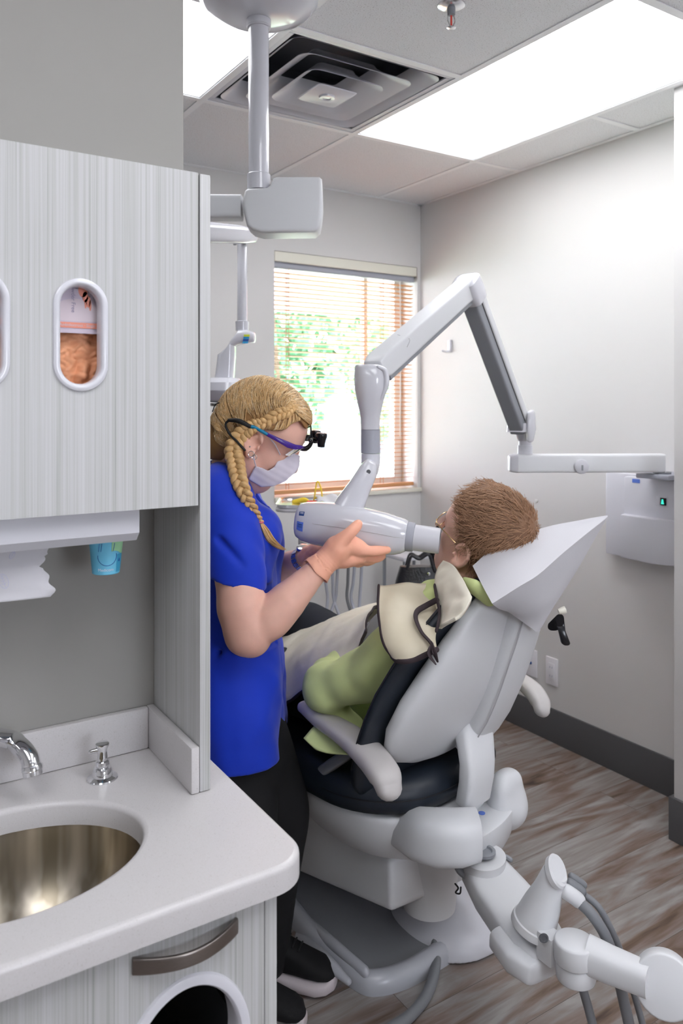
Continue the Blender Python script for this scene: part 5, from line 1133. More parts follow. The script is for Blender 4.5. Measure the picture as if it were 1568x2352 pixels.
def head_sdf(s, E, f, u, sd, female=True):
    "E midpoint between the ears; f face, u crown, sd one side"
    AX = [f, u, sd]; P = lambda a_, b_, c_=0.: E + f*a_ + u*b_ + sd*c_
    s.ell(P(-.006, .050), (.094, .082, .074), AX, k=0)
    s.ell(P(.045, .045), (.050, .058, .060), AX, k=.03)
    s.ell(P(.035, -.035), (.050, .062, .056), AX, k=.03)
    s.ell(P(.060, -.078), (.026, .026, .034), AX, k=.03)
    for g_ in (-1, 1):
        s.ell(P(.055, -.012, g_*.036), (.024, .024, .020), AX, k=.02)
        s.cone(P(.005, -.050, g_*.048), P(.055, -.088, g_*.018), .017, .015, .025)
        s.ell(P(.088, .022, g_*.032), (.014, .013, .018), AX, k=.008, cutit=True)
        s.ell(P(.078, .020, g_*.031), (.012, .011, .014), AX, k=.004)
        s.cone(P(.088, .040, g_*.014), P(.080, .042, g_*.044), .007, .006, .012)
    s.cone(P(.090, .030), P(.112, -.012), .008, .011, .012)
    for g_ in (-1, 1): s.ell(P(.104, -.014, g_*.011), (.009, .007, .007), AX, k=.006)
    s.cone(P(.092, -.040, -.016), P(.092, -.040, .016), .008, .008, .010)
    s.cone(P(.088, -.052, -.013), P(.088, -.052, .013), .008, .008, .008)
    s.cone(P(.0995, -.046, -.022), P(.0995, -.046, .022), .0022, .0022, .003, cutit=True)
def strands(name, C_list, mt, parent, r0=.0006, r1=.00015, N=3, label=None):
    V = []; F = []; th = np.linspace(0, 2*math.pi, N, endpoint=False)
    for P in C_list:
        P = np.asarray(P, float); n = len(P); T = np.gradient(P, axis=0); T /= np.linalg.norm(T, axis=1)[:, None] + 1e-9
        a = np.cross(T, [.31, .52, .79]); a /= np.linalg.norm(a, axis=1)[:, None] + 1e-9; c = np.cross(T, a)
        R = np.linspace(r0, r1, n); b0 = sum(len(v) for v in V) if False else None
        ring = P[:, None] + R[:, None, None] * (np.cos(th)[None, :, None]*a[:, None] + np.sin(th)[None, :, None]*c[:, None]); V.append(ring.reshape(-1, 3))
    tot = 0; FF = []
    for v in V:
        n = len(v) // N; i, j = np.meshgrid(np.arange(n - 1), np.arange(N), indexing='ij'); q = np.stack([i*N + j, i*N + (j+1) % N, (i+1)*N + (j+1) % N, (i+1)*N + j], -1).reshape(-1, 4) + tot; FF.append(q); tot += len(v)
    return obj(name, np.concatenate(V), np.concatenate(FF), mt, parent, 180, label=label)
def braid(path, w, depth, name, mt, parent, turns, taper=None, normal=None, r=None):
    P = smooth_path(path, 10); n = len(P); T = np.gradient(P, axis=0); T /= np.linalg.norm(T, axis=1)[:, None]
    Nn = np.array([unit(normal(p) if callable(normal) else normal) for p in P]); B = np.cross(T, Nn); B /= np.linalg.norm(B, axis=1)[:, None]; Nn = np.cross(B, T)
    m_ = MB(); s_ = np.linspace(0, 1, n * 2); tp = np.interp(s_, np.linspace(0, 1, len(taper)), taper) if taper is not None else np.ones(n*2)
    Pi = np.stack([np.interp(s_, np.linspace(0, 1, n), P[:, k]) for k in range(3)], 1); Bi = np.stack([np.interp(s_, np.linspace(0, 1, n), B[:, k]) for k in range(3)], 1); Ni = np.stack([np.interp(s_, np.linspace(0, 1, n), Nn[:, k]) for k in range(3)], 1)
    out = []
    for j in range(3):
        ph = 2*math.pi*(turns*s_ + j/3); C = Pi + Bi*(w*np.sin(ph)*tp)[:, None] + Ni*(depth*np.sin(2*ph)*tp)[:, None]
        T2 = np.gradient(C, axis=0); T2 /= np.linalg.norm(T2, axis=1)[:, None]; secs = []
        for c_, t_, nn_, k in zip(C, T2, Ni, tp):
            x_ = unit(nn_ - t_*(nn_@t_)); y_ = np.cross(t_, x_); rr__ = (r or w*.62)*k; secs.append((c_, x_*rr__*.72, y_*rr__))
        m_.loft(secs, 14, cap0=.003, cap1=.002, capseg=2); out.append((C, T2, Ni, tp))
    o = m_.build(name, mt, parent, 180); return o, out
def fibre_on(out, rr_, cnt=16, L=14):
    "fine hairs lying along each plait strand"
    cs = []
    for C, T2, Ni, tp in out:
        for k in range(cnt * max(1, len(C)//L)):
            i = RNG.integers(0, len(C) - L); a_ = RNG.uniform(0, 2*math.pi); P = []
            for q in range(i, i + L, 2):
                x_ = unit(Ni[q] - T2[q]*(Ni[q]@T2[q])); y_ = np.cross(T2[q], x_); P.append(C[q] + (x_*math.cos(a_)*.74 + y_*math.sin(a_)) * rr_ * tp[q] * 1.02)
            cs.append(P)
    return cs

def bounds(x0, x1, y0, y1, d0, d1, pad=.02):
    C = np.array([S(x, y, d) for x in (x0, x1) for y in (y0, y1) for d in (d0, d1)]); return C.min(0) - pad, C.max(0) + pad
# ------------------------------------------------------------ hygienist
hy = thing('person', S(580, 2262, 1.86) * A3(1, 1, 0), 'standing person in blue scrubs with blonde braid, mask and magnifier glasses, holding the X-ray head', 'person')
DM = 1.90                                        # distance of her mid plane
Rr = RT; Ff = FW                                  # she faces along Rr; Ff points to her far side
pit = math.radians(33); hf = Rr*math.cos(pit) - UP*math.sin(pit); hu_ = Rr*math.sin(pit) + UP*math.cos(pit)
HE = S(590, 1010, 1.87)                           # midpoint between the ears
def near(px, py, d_): return S(px, py, d_)
# ---- body: head, neck, arms (one continuous surface)
s = SDF(*bounds(470, 790, 850, 1540, 1.63, 2.17), .0034)
head_sdf(s, HE, hf, hu_, Ff)
s.cone(HE - hu_*.05 - hf*.025, S(528, 1105, 1.90), .050, .055, .03)
s.cone(S(528, 1105, 1.90), S(538, 1190, 1.93), .054, .06, .02)
ear_sdf(s, HE - Ff*.0715 + hf*.002 - hu_*.004, hf, unit(hu_ - hf*.15), -Ff)
ear_sdf(s, HE + Ff*.0715 + hf*.002 - hu_*.004, hf, unit(hu_ - hf*.15), Ff)
sh_n, el_n, wr_n = S(520, 1165, 1.77), S(562, 1458, 1.70), S(735, 1302, 1.745)
s.chain([S(530, 1150, 1.80), sh_n, S(540, 1300, 1.735), S(556, 1400, 1.71), el_n], [.045, .045, .048, .050, .040], .02)
s.cone(S(556, 1395, 1.71), S(570, 1462, 1.70), .049, .036, .02)
s.cone(el_n, S(585, 1476, 1.70), .038, .028, .015)
s.chain([S(572, 1452, 1.70), S(620, 1420, 1.71), S(660, 1380, 1.72), wr_n], [.038, .046, .041, .0235], .025)
s.cone(wr_n, S(760, 1279, 1.75), .0225, .015, .01)
s.chain([S(560, 1180, 2.06), S(575, 1310, 2.12), S(600, 1385, 2.12)], [.05, .046, .04], .02)
s.chain([S(600, 1385, 2.12), S(640, 1312, 2.07), S(695, 1283, 1.98), S(712, 1276, 1.96)], [.038, .036, .026, .021], .015)
body = s.build('body', ['skin'], hy, 2)
# ---- gloved near hand, cradling the tube head
def glove(name, segs, res=.0022, label=None, extra=None):
    pts = np.concatenate([np.array([p for p in q[0]]) for q in segs]); s = SDF(pts.min(0) - .045, pts.max(0) + .045, res)
    for P, R, k in segs: s.chain(P, R, k, 4)
    if extra: extra(s)
    return s.build(name, 'glove_orange', hy, 1, label=label)
dh = 1.755
W0 = S(738, 1302, 1.748)
segs = [
 ([S(728, 1309, 1.746), S(752, 1285, 1.752), S(775, 1262, 1.760)], [.0285, .0270, .026], 0),           # wrist
 ([S(775, 1258, 1.752), S(800, 1252, 1.765), S(828, 1262, 1.775)], [.026, .023, .018], .012),           # palm, radial side
 ([S(768, 1278, 1.765), S(795, 1280, 1.775), S(826, 1278, 1.785)], [.026, .023, .017], .012),           # palm, ulnar side
 ([S(772, 1262, 1.750), S(782, 1244, 1.742), S(803, 1224, 1.740), S(816, 1211, 1.748), S(823, 1203, 1.755)], [.020, .0165, .0120, .0108, .0088], .016),  # thumb
 ([S(822, 1260, 1.770), S(845, 1266, 1.768), S(868, 1265, 1.775), S(890, 1263, 1.785)], [.0145, .0112, .0100, .0080], .008),  # index
 ([S(822, 1270, 1.788), S(842, 1280, 1.792), S(862, 1282, 1.80), S(878, 1277, 1.812)], [.0145, .0110, .0098, .0080], .005),   # middle
 ([S(816, 1277, 1.805), S(836, 1288, 1.822), S(850, 1288, 1.848), S(860, 1283, 1.868)], [.0140, .0105, .0095, .0080], .004),  # ring, under the tube
 ([S(806, 1282, 1.815), S(820, 1293, 1.845), S(832, 1291, 1.872), S(838, 1286, 1.888)], [.0125, .0095, .0085, .0070], .004)]  # little
def wr_(s):
    s.noise(260, .0007, 3)
    nrm = unit(S(752, 1285, 1.752) - S(728, 1309, 1.746)); s.plane(S(727, 1310, 1.746), -nrm, .002)
    sl, X_, Y_, Z_ = s.sub(S(728, 1309, 1.746) - .05, S(775, 1262, 1.760) + .05); hh_ = (X_ - S(728, 1309, 1.746)[0])*nrm[0] + (Y_ - S(728, 1309, 1.746)[1])*nrm[1] + (Z_ - S(728, 1309, 1.746)[2])*nrm[2]
    s.D[sl] += (.0011*np.sin(hh_*900 + 40*X_)*np.clip(1 - hh_/.045, 0, 1)).astype(np.float32)
glove('glove', segs, extra=wr_, label='orange glove on the near hand')
nrm = unit(S(752, 1285, 1.752) - S(728, 1309, 1.746)); cu_ = unit(np.cross(nrm, Ff)); cw = np.cross(nrm, cu_); G = []
for h_, r_ in ((-.006, .0345), (-.0045, .0352), (.004, .0322), (.012, .0302), (.02, .0285), (.012, .0278), (.004, .0290), (-.0045, .0332), (-.006, .0345)): G.append([S(729, 1308, 1.746) + nrm*(h_ + .002*math.sin(3*a_)) + (cu_*math.cos(a_) + cw*math.sin(a_))*(r_ + .0012*math.sin(7*a_ + h_*300)) for a_ in np.linspace(0, 2*math.pi, 40, endpoint=False)])
b = MB(); b.grid(np.array(G), wrap=True); b.build('glove_cuff', 'glove_orange', hy, 180)
# ---- gloved far hand under the rear of the tube head, watch
segs = [
 ([S(706, 1278, 1.965), S(722, 1273, 1.95), S(738, 1268, 1.94)], [.026, .0245, .025], 0),
 ([S(735, 1268, 1.94), S(755, 1266, 1.93), S(775, 1268, 1.92)], [.025, .022, .016], .012),
 ([S(770, 1266, 1.93), S(790, 1275, 1.92), S(806, 1277, 1.905), S(818, 1275, 1.89)], [.011, .010, .009, .0075], .006),
 ([S(766, 1270, 1.91), S(784, 1280, 1.89), S(798, 1282, 1.875), S(808, 1279, 1.862)], [.011, .010, .009, .0075], .005),
 ([S(760, 1272, 1.895), S(774, 1283, 1.87), S(785, 1284, 1.855), S(793, 1281, 1.845)], [.0105, .0095, .0085, .007], .004),
 ([S(750, 1274, 1.89), S(760, 1284, 1.865), S(768, 1285, 1.85), S(775, 1282, 1.84)], [.0095, .0085, .0075, .0065], .004),
 ([S(735, 1262, 1.95), S(745, 1248, 1.965), S(757, 1240, 1.97), S(768, 1234, 1.97)], [.014, .0115, .0105, .0085], .008)]
glove('glove', segs, .0025, extra=lambda s: (s.noise(150, .0028, 5, S(690, 1330, 1.99) - .05, S(735, 1240, 1.93) + .04), s.noise(300, .0012, 6)), label='orange glove on the far hand')
wc = S(696, 1283, 1.978); wd_ = unit(S(712, 1276, 1.96) - S(640, 1312, 2.07)); wu = unit(np.cross(wd_, Ff)); ww = np.cross(wd_, wu)
wt = MB(); 
for k in range(16):
    a_ = k*math.tau/16; c_ = wc + (wu*math.cos(a_) + ww*math.sin(a_))*.0285; rd = wu*math.cos(a_) + ww*math.sin(a_); tg = -wu*math.sin(a_) + ww*math.cos(a_)
    for o_ in (-.0072, 0, .0072): wt.box((-.0033, -.0046, -.0016), (.0033, .0046, .0016), .0008, M=Matrix([[*(v_) , 0] for v_ in np.stack([wd_, tg, rd], 1)] + [[0, 0, 0, 1]]) , seg=1) if False else wt.prism([c_ + wd_*(o_-.0033) - tg*.0048 - rd*.0015, c_ + wd_*(o_+.0033) - tg*.0048 - rd*.0015, c_ + wd_*(o_+.0033) + tg*.0048 - rd*.0015, c_ + wd_*(o_-.0033) + tg*.0048 - rd*.0015], rd*.003, .0006, seg=1)
wt.build('watch_band', 'silver', hy)
MB().lathe(wc + unit(UP*.9 - Ff*.3)*.027, unit(UP*.9 - Ff*.3), [(0, .017), (.006, .017), (.008, .0145), (.0082, 0)], 28).build('watch_case', 'silver', hy)
# ---- scrub top
s = SDF(*bounds(415, 690, 1060, 1740, 1.66, 2.18), .0044)
for off, w_ in ((-.075, 1), (.075, 1), (0, 1.0)):
    s.chain([S(520, 1160, DM) + Ff*off*1.15, S(535, 1240, DM) + Ff*off, S(548, 1330, DM) + Ff*off*.95, S(550, 1430, DM) + Ff*off*.9, S(552, 1540, DM) + Ff*off*1.05, S(550, 1720, DM) + Ff*off*1.15], [.078, .098, .090, .088, .100, .108], .03)
s.ell(S(590, 1225, DM - .06), (.062, .06, .062), [Rr, UP, Ff], k=.05); s.ell(S(590, 1225, DM + .06), (.062, .06, .062), [Rr, UP, Ff], k=.05)
s.cone(S(510, 1128, DM - .10), S(512, 1128, DM + .10), .050, .050, .05)
s.cone(S(515, 1115, DM - .05), S(515, 1115, DM + .05), .050, .050, .05)
# sleeves
s.chain([S(512, 1140, 1.80), S(525, 1200, 1.765), S(538, 1280, 1.745), S(545, 1352, 1.735)], [.062, .066, .064, .063], .03)
s.chain([S(540, 1150, 2.02), S(560, 1240, 2.08), S(572, 1330, 2.11)], [.06, .062, .058], .03)
s.noise(30, .010, 21, aniso=(1, 1, .55)); s.noise(70, .0045, 22, aniso=(1, 1, .7))
for a_, c_ in ((S(592, 1235, 1.80), S(560, 1330, 1.735)), (S(585, 1250, 1.81), S(600, 1300, 1.80)), (S(500, 1500, 1.75), S(640, 1455, 1.86)), (S(520, 1560, 1.74), S(640, 1520, 1.86)), (S(575, 1620, 1.755), S(580, 1700, 1.755)), (S(505, 1240, 1.695), S(560, 1300, 1.675))): s.cone(a_, c_, .006, .003, .012, cutit=True)
# diagonal pull folds near the elbow side and waist
s.plane(S(560, 1700, DM) * A3(0, 0, 1) , (0, 0, -1), .0)
s.plane(S(545, 1337, 1.735), -UP*.985 + Rr*-.20, .0, lo=S(400, 1420, 1.6) - A3(.5, .5, 0), hi=S(400, 1420, 1.6)) if False else None
# open the sleeve below its hem
hem_n = unit(-UP + Rr*-.27)
sl, X_, Y_, Z_ = s.sub(np.minimum.reduce([S(440, 1480, 1.60), S(640, 1480, 1.60), S(640, 1480, 1.82)]), np.maximum.reduce([S(440, 1300, 1.60), S(640, 1300, 1.82), S(440, 1300, 1.82)]))
dd_ = X_*FW[0] + Y_*FW[1]; hp_ = S(545, 1336, 1.735)
side_ = (X_ - hp_[0])*hem_n[0] + (Y_ - hp_[1])*hem_n[1] + (Z_ - hp_[2])*hem_n[2]
torso_d = np.sqrt(((X_ - S(548, 1400, DM)[0])*RT[0] + (Y_ - S(548, 1400, DM)[1])*RT[1])**2 / .0105 + ((dd_ - DM)**2) / .0260) - 1
cutm = np.where(torso_d * .1 > 0, -np.minimum(side_, torso_d*.1), .1)
s.D[sl] = np.maximum(s.D[sl], -cutm)
# V neckline
s.cone(S(548, 1040, DM), S(560, 1120, DM), .058, .045, .0, cutit=True); s.ell(S(590, 1130, DM), (.055, .07, .038), [Rr, unit(UP - Rr*.3), Ff], k=.0, cutit=True)
s.build('scrub_top', 'scrub_blue', hy, 2)
# darker inner yoke / collar band, sleeve and pocket stitching
b = MB(); nk = [S(495, 1082, DM - .062), S(522, 1096, DM - .066), S(552, 1118, DM - .062), S(580, 1150, DM - .052), S(605, 1190, DM - .028), S(617, 1215, DM), S(610, 1190, DM + .03), S(592, 1150, DM + .052), S(570, 1120, DM + .06)]
b.tube(nk, .009, 10, 6, flat=.45); b.build('collar_band', 'scrub_dark', hy)
def hem(c, ux, uy, r_, name='sleeve_hem'):
    b = MB(); b.tube([c + ux*math.cos(a_) + uy*math.sin(a_) for a_ in np.linspace(0, math.tau, 25)], r_, 6, 2, cap=False); b.build(name, 'scrub_dark', hy)
# ---- trousers
s = SDF(*bounds(420, 740, 1600, 2290, 1.65, 2.12), .006)
s.lo[2] = s.lo[2]
s.chain([S(550, 1640, DM) - Ff*.06, S(550, 1720, DM) - Ff*.06], [.098, .11], 0); s.chain([S(550, 1640, DM) + Ff*.06, S(550, 1720, DM) + Ff*.06], [.098, .11], .03)
s.chain([S(580, 1730, 1.88), S(606, 1800, 1.88), S(634, 1862, 1.88), S(634, 1940, 1.89), S(622, 2040, 1.90), S(614, 2150, 1.91), S(610, 2195, 1.91)], [.100, .092, .078, .066, .060, .055, .056], .04)
s.chain([S(530, 1730, 1.86), S(548, 1830, 1.80), S(560, 1900, 1.76), S(560, 2020, 1.74), S(560, 2150, 1.73), S(562, 2215, 1.73)], [.105, .090, .073, .064, .058, .058], .04)
s.noise(30, .004, 31, aniso=(1, 1, .6))
s.build('trousers', 'trouser_black', hy, 2)
# ---- shoes
def shoe(toe, heel, name='shoe'):
    toe = np.array(toe) * A3(1, 1, 0); heel = np.array(heel) * A3(1, 1, 0); L = np.linalg.norm(toe - heel); t_ = (toe - heel)/L; w_ = np.cross(UP, t_)
    n_ = [(0, .022, .0), (.08, .032, .0), (.3, .032, .0), (.6, .040, .0), (.8, .042, .0), (.93, .033, .004), (1.0, .016, .010)]
    b = MB(); b.loft([(heel + t_*L*a_ + UP*(.020 + z_*.6), w_*(wd_ + .004), UP*.0165, 3.5) for a_, wd_, z_ in n_], 24, cap0=.008, cap1=.006); so = b.build('sole', 'sole_white', hy)
    h_ = [(0.02, .022, .075), (.1, .030, .092), (.25, .031, .088), (.45, .034, .070), (.65, .038, .052), (.82, .038, .040), (.94, .030, .030), (.99, .016, .018)]
    b = MB(); b.loft([(heel + t_*L*a_ + UP*(.034 + hh_/2 * .9), w_*wd_, UP*hh_/2, 2.4) for a_, wd_, hh_ in h_], 26, cap0=.006, cap1=.006); up_ = b.build(name, 'shoe_black', hy)
    b = MB()
    for a_ in (.38, .46, .54): c_ = heel + t_*L*a_ + UP*(.034 + np.interp(a_, [q[0] for q in h_], [q[2] for q in h_])*.96); b.tube([c_ - w_*.018, c_ + UP*.003, c_ + w_*.018], .0022, 6, 3)
    b.build('laces', 'black_rubber', hy)
tA_, hA_ = S(764, 2262, 1.865), S(600, 2245, 1.93)
shoe(onZ(768, 2268, .01), onZ(600, 2235, .01)); shoe(onZ(698, 2362, .01), onZ(535, 2330, .01))
# ---- mask
s = SDF(HE - .17, HE + .17, .0024)
AXh = [hf, hu_, Ff]; P_ = lambda a_, b_, c_=0.: HE + hf*a_ + hu_*b_ + Ff*c_
s.ell(P_(.040, -.036), (.068, .070, .067), AXh, k=0); s.ell(P_(.068, -.068), (.034, .038, .044), AXh, k=.03); s.cone(P_(.092, .020), P_(.112, -.030), .014, .022, .03); s.cone(P_(.0, -.062, -.05), P_(.05, -.09, -.02), .022, .022, .02); s.cone(P_(.0, -.062, .05), P_(.05, -.09, .02), .022, .022, .02)
sl, X_, Y_, Z_ = s.sub(s.lo, s.lo + s.n*s.res); uu2 = (X_ - HE[0])*hu_[0] + (Y_ - HE[1])*hu_[1] + (Z_ - HE[2])*hu_[2]
s.D[sl] += (.0003*np.sin(uu2*420)).astype(np.float32)
inner = s.D.copy() + .004
s.profile([(646, 1034), (668, 1040), (690, 1046), (694, 1062), (680, 1084), (655, 1106), (628, 1117), (599, 1119), (570, 1101), (578, 1085), (585, 1070), (601, 1074), (616, 1081), (631, 1071), (638, 1058), (642, 1046)])
s.D = np.maximum(s.D, -inner)
s.build('face_mask', 'mask_white', hy, 1)
b = MB(); en = -Ff
b.tube([S(643, 1044, 1.805), S(632, 1022, 1.797), S(617, 1004, 1.792)], .0014, 6, 4); b.tube([S(588, 1072, 1.80), S(584, 1058, 1.792), S(583, 1046, 1.785)], .0014, 6, 4); b.build('mask_loop', 'mask_white', hy)
# ---- glasses with magnifiers
dn = 1.782
b = MB(); b.tube([S(612, 997, dn), S(590, 984, dn - .004), S(571, 978, dn - .006)], [.0036, .0045, .0045], 10, 5); b.build('temple_arm', 'teal_plastic', hy, label='teal part of the glasses arm')
b = MB(); b.tube([S(574, 979, dn - .006), S(548, 967, dn - .006), S(526, 965, dn - .002)], [.005, .0055, .004], 10, 5); b.tube([S(526, 965, dn - .002), S(518, 975, dn), S(526, 995, dn - .003), S(545, 1015, dn - .008), S(562, 1034, dn - .006)], [.0028, .0028], 8, 6); b.build('temple_tip', 'black_rubber', hy)
b = MB(); b.loft([(S(612, 997, dn), UP*.0045, Ff*.002, 3), (S(640, 1011, dn + .004), UP*.0055, Ff*.002, 3), (S(660, 1021, dn + .012), UP*.0075, Ff*.0025, 3), (S(678, 1027, dn + .024), UP*.0060, Ff*.003, 3), (S(692, 1027, dn + .038), UP*.0040, Ff*.003, 3)], 16, cap0=.002, cap1=.002)
b.tube([S(692, 1027, dn + .038), S(697, 1028, 1.87), S(692, 1027, 1.92)], .004, 8, 5)
b.tube([S(692, 1027, 1.92), S(660, 1021, 1.945), S(612, 997, 1.955)], .004, 8, 4); b.build('glasses_frame', 'purple_plastic', hy, label='purple glasses frame')
for dd__, sg in ((1.835, -1), (1.905, 1)):
    G = [[S(694 - 2*u*u - 27*v_ - 6*u*0, 1030 + 18*v_, dd__) + Ff*(.028*u) - hf*(.010*u*u) for u in np.linspace(-1, 1, 9)] for v_ in np.linspace(0, 1, 6)]
    b = MB(); b.shell(np.array(G), .0016); b.build('lens', 'lens_clear', hy)
b = MB(); b.tube([S(690, 1030, 1.865), S(703, 1030, 1.865), S(712, 1022, 1.865), S(716, 1012, 1.865)], [.006, .0065, .0055, .005], 10, 4); b.tube([S(712, 1012, 1.83), S(716, 1008, 1.865), S(712, 1010, 1.90)], .005, 8, 3); b.tube([S(716, 1008, 1.865), S(714, 990, 1.865), S(713, 966, 1.865)], [.003, .0022, .0016], 8, 4)
b.loft([(S(706, 1012, 1.865), Rr*.006, Ff*.014, 4), (S(708, 1000, 1.865), Rr*.006, Ff*.012, 4)], 16, cap0=.002, cap1=.002); b.build('loupe_bracket', 'black_gloss', hy)
for dd__, xx in ((1.835, 738), (1.90, 724)):
    t0, t1 = S(xx, 996 if xx > 730 else 990, dd__), S(xx - 1, 1027 if xx > 730 else 1018, dd__); ax_ = unit(t1 - t0); L_ = np.linalg.norm(t1 - t0)
    lp_ = MB().lathe(t0, ax_, [(.0, .0105), (-.0006, .0125), (.002, .0138), (.008, .0132), (L_*.6, .0100), (L_, .0082), (L_ + .0006, .0065)], 28).build('loupe', 'black_gloss', hy, label='black magnifier barrel')
    MB().lathe(t0 - ax_*.0012, -ax_, [(0, .0112), (.0012, .0085), (.0017, 0.0001)], 24).build('loupe_lens', 'silver', lp_)
    b = MB(); b.tube([S(716, 1008, 1.865), (S(716, 1008, 1.865) + t0*.4 + t1*.6)/2 , t0*.4 + t1*.6], .004, 8, 3); b.build('loupe_arm', 'black_gloss', lp_)
b = MB(); b.tube([S(480, 1069, 1.835), S(505, 1068, 1.832), S(526, 1061, 1.835), S(532, 1060, 1.84)], .0018, 8, 4); b.tube([S(488, 945, 1.83), S(494, 930, 1.83), S(503, 925, 1.82)], .0014, 6, 4); b.build('lanyard_cord', 'black_rubber', hy)
b = MB(); b.lathe(S(574, 1026, 1.783), -Ff, [(0, .0018), (.002, .0018), (.0025, 0)], 12); 
for cx_, cy_, rr3 in ((577, 1043, .0068), (584, 1050, .0055)): b.tube([S(cx_, cy_, 1.782) + Rr*rr3*math.cos(a_) + UP*rr3*math.sin(a_) for a_ in np.linspace(0, math.tau, 17)], .0008, 6, 2, cap=False)
b.build('earrings', 'silver', hy)
# ---- hair: cap, combed strands, crown plait, side braid
s = SDF(HE - .2, HE + .2, .0028)
s.ell(P_(-.010, .052), (.110, .098, .086), AXh, k=0); s.ell(P_(.036, .070), (.062, .052, .070), AXh, k=.03); s.ell(P_(-.060, -.005), (.052, .085, .066), AXh, k=.04); s.cone(P_(-.055, -.03), S(520, 1040, 1.88), .052, .045, .03)
hairline = [(716, 948), (714, 972), (702, 985), (690, 968), (672, 970), (655, 985), (640, 990), (624, 990), (607, 984), (585, 981), (568, 996), (560, 1015), (558, 1032), (548, 1050), (520, 1062), (470, 1052), (430, 980), (440, 850), (600, 820), (700, 850)]
s.profile(hairline, .004)
s.noise(90, .0012, 41)
cap = s.build('hair', 'hair_blonde_base', hy, 1, label='blonde plaited hair')
capV = np.array([v.co[:] for v in cap.data.vertices]) + WL[cap.name]
bvh = BVHTree.FromPolygons([Vector(v) for v in capV], [tuple(p.vertices) for p in cap.data.polygons])
HC_ = P_(-.01, .05)
def on_cap(p_, off=.0):
    d_ = unit(p_ - HC_); h_ = bvh.ray_cast(Vector(HC_ + d_*.3), Vector(-d_), .3)
    if h_[0] is None: n_ = bvh.find_nearest(Vector(p_)); return np.array(n_[0]) + np.array(n_[1])*off
    return np.array(h_[0]) + d_*off
crown = [on_cap(S(x, y, 1.79), .003) for x, y in ((708, 930), (697, 930), (684, 931), (672, 938), (660, 947), (646, 950), (632, 955), (618, 964), (606, 972), (592, 974))]
_, o1_ = braid(crown, .0088, .0036, 'crown_plait', 'hair_blonde', cap, 3.6, taper=[.45, .75, .95, 1.05, 1.1, 1.0], normal=lambda p_: p_ - HC_)
bp_ = [on_cap(S(592, 974, 1.78), .002), on_cap(S(572, 984, 1.78), .004), on_cap(S(553, 998, 1.78), .006), S(540, 1018, 1.785), S(536, 1040, 1.785), S(541, 1062, 1.778), S(545, 1085, 1.765), S(551, 1108, 1.745), S(562, 1135, 1.735), S(575, 1160, 1.745), S(588, 1184, 1.755), S(598, 1200, 1.765)]
_, o2_ = braid(bp_, .0105, .0048, 'side_braid', 'hair_blonde', cap, 6.4, taper=[.9, 1.15, 1.3, 1.3, 1.25, 1.15, .95, .75, .5], normal=lambda p_: -Ff)
MB().tube([S(598, 1199, 1.765) + (Rr*math.cos(a_)*.006 + unit(UP*.6+Rr*.5)*0 + Ff*math.sin(a_)*.006) for a_ in np.linspace(0, math.tau, 15)], .0022, 8, 2, cap=False).build('hair_tie', 'pink', cap)
# tail and combed strands
cs = []
for k in range(420):
    a_ = RNG.uniform(0, math.tau); r_ = RNG.uniform(0, 1)**.5; o_ = Rr*math.cos(a_)*r_ + Ff*math.sin(a_)*r_; e_ = RNG.uniform(.55, 1)
    P = [S(598, 1200, 1.765) + o_*.004, S(606, 1215, 1.77) + o_*.010, S(616, 1235, 1.775) + o_*.0125]
    P += [S(616 + 14*e_, 1235 + 14*e_, 1.78) + o_*.011, S(616 + 36*e_*e_, 1235 + 28*e_, 1.785) + o_*.007]
    cs.append(smooth_path(P, 3))
def surf(p_, off): q = on_cap(p_, off); return q
part = [P_(.095, .085), P_(.06, .12), P_(.02, .145), P_(-.03, .145), P_(-.07, .125), P_(-.105, .085), P_(-.12, .04), P_(-.12, -.01)]
part = smooth_path(part, 6)
sgs = []
for k in range(3600):
    sg = -1 if RNG.random() < .8 else 1
    t_ = RNG.uniform(0, 1); i_ = t_*(len(part) - 1); i0 = int(i_); i1 = min(i0 + 1, len(part) - 1); st_ = part[i0] + (part[i1] - part[i0])*(i_ - i0)
    # target: front strands run to the crown plait, rear ones gather at the side braid root
    if t_ < RNG.uniform(.48, .72): u_ = min(t_/.6, 1); j_ = u_*(len(crown) - 1); c0_ = crown[int(j_)]; en_ = c0_ + (crown[min(int(j_)+1, len(crown)-1)] - c0_)*(j_ - int(j_))
    else: u_ = max((t_ - .6)/.4, 0); jj = min(2 + int(u_*2.5), 4); en_ = bp_[jj] + RNG.normal(size=3)*.003
    if sg == 1: en_ = en_ - Ff*2*((en_ - HE) @ Ff)
    P = []; L0 = RNG.uniform(0, .45); L1 = L0 + RNG.uniform(.3, .55)
    wob = RNG.normal()*.004
    for q in np.linspace(L0, min(L1, 1), 7):
        p_ = st_*(1 - q) + en_*q + Ff*sg*.0
        p_ = p_ + Ff*sg*.05*math.sin(math.pi*q)*.6 + hf*(wob*math.sin(math.pi*q) - .018*math.sin(math.pi*q))
        P.append(on_cap(p_, RNG.uniform(.0008, .0026) + .0035*math.sin(math.pi*q)))
    P = np.array(P)
    if np.abs(np.diff(P, axis=0)).max() < .04: sgs.append(smooth_path(P, 2))
